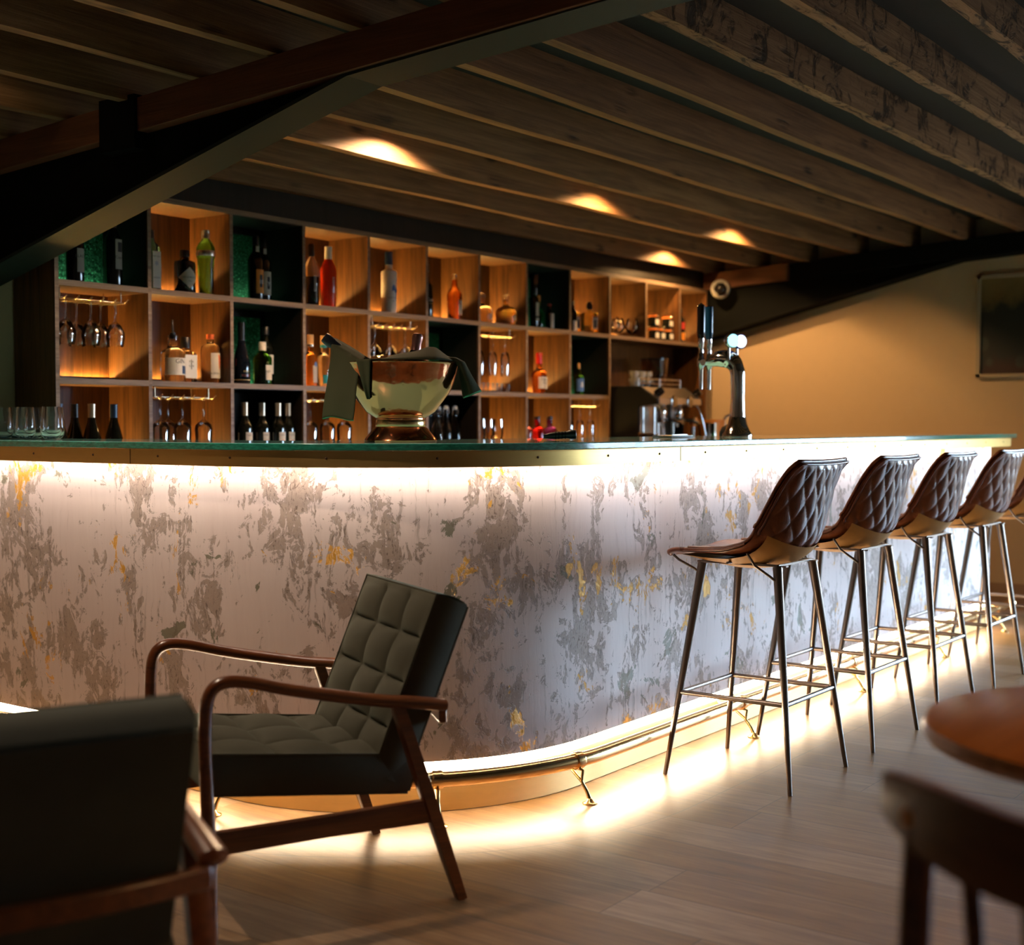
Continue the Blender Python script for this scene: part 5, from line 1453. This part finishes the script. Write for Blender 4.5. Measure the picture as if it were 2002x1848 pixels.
def lying(label, mats, base, top, prof, name='champagne_bottle'):
    a_, b_ = Vector(base), Vector(top)
    t = thing(name, label, 'bottle', tuple(a_))
    t.rotation_euler = (b_ - a_).to_track_quat('Z', 'Y').to_euler()
    m = MB(); m.lathe(prof, 28); m.build('glass_body', mats[0], t, 50)
    return t
loc = lambda x, y, z: Vector((3.345, 2.900, CT)) + Vector((.5907, -.8069, 0)) * x + Vector((.8069, .5907, 0)) * y + Vector((0, 0, z))
CH = [(0, .004), (.034, .001), (.041, .008), (.041, .13), (.036, .16), (.022, .20), (.0165, .225), (.0145, .265), (.0165, .268), (.0165, .282), (0, .282)]
t1 = lying('dark-necked bottle leaning out of the copper bowl under the left cloth', [M['dark_glass']], loc(-.010, -.02, .150), loc(-.243, -.045, .340), CH)
m = MB(); m.lathe([(.0178, .222), (.0158, .262), (.0178, .270), (.0182, .290), (.0165, .300), (0, .302)], 22); m.build('foil', M['cap_black'], t1, 50)
t2 = lying('pink-foiled champagne bottle standing in the copper bowl', [M['dark_glass']], loc(.022, .075, .150), loc(.052, .090, .36), [(r, z * .7) for r, z in CH])
m = MB(); m.lathe([(.0195, .135), (.0175, .158), (.0162, .178), (.0182, .185), (.0186, .199), (.0175, .206), (.013, .211), (0, .213)], 22); m.build('foil', M['pink_foil'], t2, 50)

# cloths
def clothmesh(fn, nu, nv, label, hem=None):
    m = MB(); m.grid(fn, nu, nv)
    o = m.build('bar_cloth', M['cloth'], None, 80, solid=.0035)
    tag(o, label, 'cloth')
    if hem:
        m = MB(); m.tube([fn(*q) for q in hem], .0026, 6); m.build('hem', M['cloth_edge'], o, 60)
    return o
def bowl_r(z):
    return interp([(zz, r) for r, zz in BP[:7]], z)[0]
def c1(u, v):
    # u along the leaning bottle, v across: front panel hangs towards the viewer
    xr, zr, yr = -.215 + .107 * u, .340 - .064 * u, -.040 - .060 * u
    if v < .22:
        f = (.22 - v) / .22
        return loc(xr - .025 * f, yr + .045 + .020 * f, zr - .004 - .11 * f)
    f = (v - .22) / .78
    t_ = min(1, f / .10)
    return loc(xr - (.026 + .007 * u) * f + .004 * sin(f * 5 + u * 3), yr + .045 - .072 * t_ - .020 * u * f + .005 * sin(u * 8 + f * 2) * f, zr - .006 * t_ + (.082 + .006 * sin(u * 5) - zr) * f)
n_ = 24
o = clothmesh(c1, 18, 44, 'dark green cloth hung over the leaning bottle, left of the bowl', [(i / n_, 1) for i in range(n_ + 1)])
m = MB()
def c1b(u, v):
    z = .262 - .125 * v
    x = -.128 + .050 * u * (1 - .75 * v) + .030 * v
    r = bowl_r(z) if z < .248 else .190
    return loc(x, -sqrt(max(.001, r * r - x * x)) - .007 - .003 * sin(u * 9), z)
m.grid(c1b, 8, 16); m.build('fold', M['cloth'], o, 80, solid=.0035)
def c2(u, v):
    x = -.100 + .285 * u
    prof = interp([(0, .262), (.12, .266), (.35, .281), (.55, .294), (.66, .303), (.76, .301), (.87, .281), (.97, .262), (1.0, .260)], u)[0]
    rim = sqrt(max(0.0004, .181 ** 2 - min(.180, abs(x)) ** 2))
    y = -min(rim, .135) + (min(rim, .135) + .07) * v
    z = .261 + (prof - .261) * (min(1, v / .5) ** .75) + .004 * sin(u * 16 + v * 5) * v
    return loc(x, y, max(z, .2605))
clothmesh(c2, 44, 22, 'dark green cloth spread over the mouth of the copper bowl')
def c3(u, v):
    # folded cloth end falling over the right rim
    cx, cz, w, d = interp([(0, .150, .270, .006, .030), (.15, .176, .268, .008, .034), (.30, .199, .254, .010, .036), (.55, .212, .215, .016, .040), (.8, .224, .178, .024, .042), (1, .232, .155, .030, .042)], u)
    a_ = 2 * pi * v
    k = .35 * sin(3 * a_ + 1) * (u ** 2)
    return loc(cx + .92 * w * cos(a_) * (1 + k * .3), -.015 + d * sin(a_) * (1 + k * .2), cz + .36 * w * cos(a_))
clothmesh(c3, 30, 30, 'folded green cloth end hanging over the right rim of the copper bowl', [(1, i / 30) for i in range(31)])

tr = thing('torch', 'black ribbed torch lying on the bar right of the bowl', 'torch', (4.075, 2.765, CT), RZ)
m = MB(); m.lathe([(0, -.062), (.008, -.062), (.009, -.05), (.012, -.035), (.0135, -.02), (.0135, .026), (.0165, .034), (.0175, .040), (.0175, .056), (.015, .058), (0, .056)], 20, m=Matrix.Rotation(radians(90), 4, 'Y')); m.xf(Matrix.Translation((0, 0, .0175)) @ Matrix.Rotation(radians(-4), 4, 'Y')); m.build('body', M['black_rubber'], tr, 40)
for k in range(4):
    m = MB(); m.tube([(-.018 + .012 * k, .0138 * cos(2 * pi * j / 20), .0178 + (-.018 + .012 * k) * .07 + .0138 * sin(2 * pi * j / 20)) for j in range(20)], .0016, 6, closed=True); m.build('grip_ring', M['black_matt'], tr, 60)

tap = thing('beer_tap', 'chrome swan-neck beer tap with two handles and lit badges', 'beer tap', (5.46, 2.75, CT + .0005))
m = MB(); m.lathe([(0, 0), (.066, 0), (.067, .012), (.058, .024), (.044, .055), (.036, .09), (0, .09)], 36); m.build('base', M['chrome'], tap, 60)
pts = bez([(0, 0, .06), (0, 0, .15), (0, 0, .25), (0, .006, .305), (0, .035, .343), (0, .085, .352), (0, .145, .342)], 7)
n = len(pts)
m = MB(); m.tube(pts, [interp([(0, .036), (.2, .031), (.5, .033), (.7, .041), (.85, .037), (1, .024)], i / (n - 1))[0] for i in range(n)], 24); m.build('column', M['chrome'], tap, 60)
m = MB(); m.tube([(-.055, .145, .335), (.055, .145, .335)], .014, 16); m.build('manifold', M['chrome'], tap, 60)
for s, hm, tx in ((-1, M['black_gloss'], 0), (1, M['handle_blue'], 1)):
    X = s * .038
    m = MB(); m.lathe([(0, .28), (.006, .215), (.0085, .215), (.011, .30), (.013, .315), (.017, .32), (.017, .35), (.013, .36), (.011, .40), (.014, .41), (.014, .445), (0, .445)][1:], 18, c=(X, .165, 0)); m.build('faucet', M['chrome'], tap, 50)
    m = MB(); m.lathe([(0, .44), (.013, .44), (.0175, .455), (.0185, .475), (.0185, .59), (0, .605 if not tx else .59)], 22, c=(X, .165, 0)); hd = m.build('handle', hm, tap, 50)
    if tx:
        m = MB(); m.lathe([(0, .0), (.0185, 0), (.016, .003), (0, .003)], 20, c=(X, .165, .59)); m.build('handle_cap', M['copper'], hd, 50)
        l = lettering(hd, 'PERONI', .0125, M['ink_white'], R=.0189, z=.495, a0=-100, vertical=True)
        l.location = (X, .165, 0)
        l = lettering(hd, 'NASTRO AZZURRO', .0075, M['ink_white'], R=.0189, z=.555, a0=-100, vertical=True); l.location = (X, .165, 0)
    m = MB(); m.tube([(X, .025, .34), (X, .025, .41)], .006, 10); m.build('badge_stem', M['chrome'], tap, 60)
    R = Matrix.Translation((X, .012, .428)) @ Matrix.Rotation(radians(-30), 4, 'Z') @ Matrix.Rotation(radians(90), 4, 'X')
    m = MB(); m.lathe([(0, -.014), (.031, -.014), (.033, -.008), (.033, .010), (.030, .013), (0, .013)], 32); m.xf(R); m.build('badge', M['glow_blue'] if s > 0 else M['chrome'], tap, 50)
    m = MB(); m.lathe([(0, .0132), (.0285, .0132), (.0275, .0155), (0, .016)], 32); m.xf(R); m.build('badge_light', M['glow_white'] if s > 0 else M['glow_cyan'], tap, 50)
bd = thing('dome_lid', 'black rounded lid on the bar behind the beer tap', 'lid', (5.70, 2.905, CT + .0005))
m = MB(); m.lathe([(0, 0), (.052, 0), (.054, .006), (.052, .022), (.042, .044), (.023, .056), (0, .060)], 28); m.build('dome', M['black_matt'], bd, 60)
dt = thing('drip_mat', 'thin dark drip mat on the bar left of the beer tap', 'mat', (5.35, 3.00, CT + .0005), radians(0))
m = MB(); m.box(-.13, .07, -.05, .05, 0, .008); m.build('mat', M['black_rubber'], dt, 0, bevel=.003)
m = MB(); m.tube([(-.11, -.04, .0105), (.02, -.045, .0105)], .002, 8); m.build('steel_bar', M['chrome'], dt, 60)

# ------------------------------------------------------------------ wall pieces
pt = thing('framed_painting', 'dark painting of shadowy figures in a slim pale frame on the end wall', 'painting', (X1, 2.54, 1.855))
m = MB()
y0, y1, z0, z1 = -.313, .313, -.342, .342
for q in ((y0, y0 + .024, z0, z1), (y1 - .024, y1, z0, z1), (y0, y1, z0, z0 + .024), (y0, y1, z1 - .024, z1)): m.box(-.034, -.001, *q)
m.build('frame', M['frame'], pt, 0)
m = MB(); m.box(-.016, -.002, y0 + .024, y1 - .024, z0 + .024, z1 - .024); m.build('canvas', M['painting'], pt, 0)
dm = thing('security_camera', 'white dome security camera fixed to the rafter above the shelf end', 'camera', (8.92, 4.637, 2.192))
dr = Vector((-8.92, -4.637, -.75)).normalized()
Q = dr.to_track_quat('Z', 'Y').to_matrix().to_4x4()
m = MB(); m.lathe([(0, -.055), (.070, -.055), (.074, -.03), (.070, .0), (.060, .016), (.050, .020), (.048, .014), (0, .014)], 36, m=Q); m.build('housing', M['white_china'], dm, 50)
m = MB(); m.lathe([(.046, .010), (.044, .030), (.032, .048), (.013, .056), (0, .057)], 28, m=Q); m.build('dome', M['black_gloss'], dm, 60)
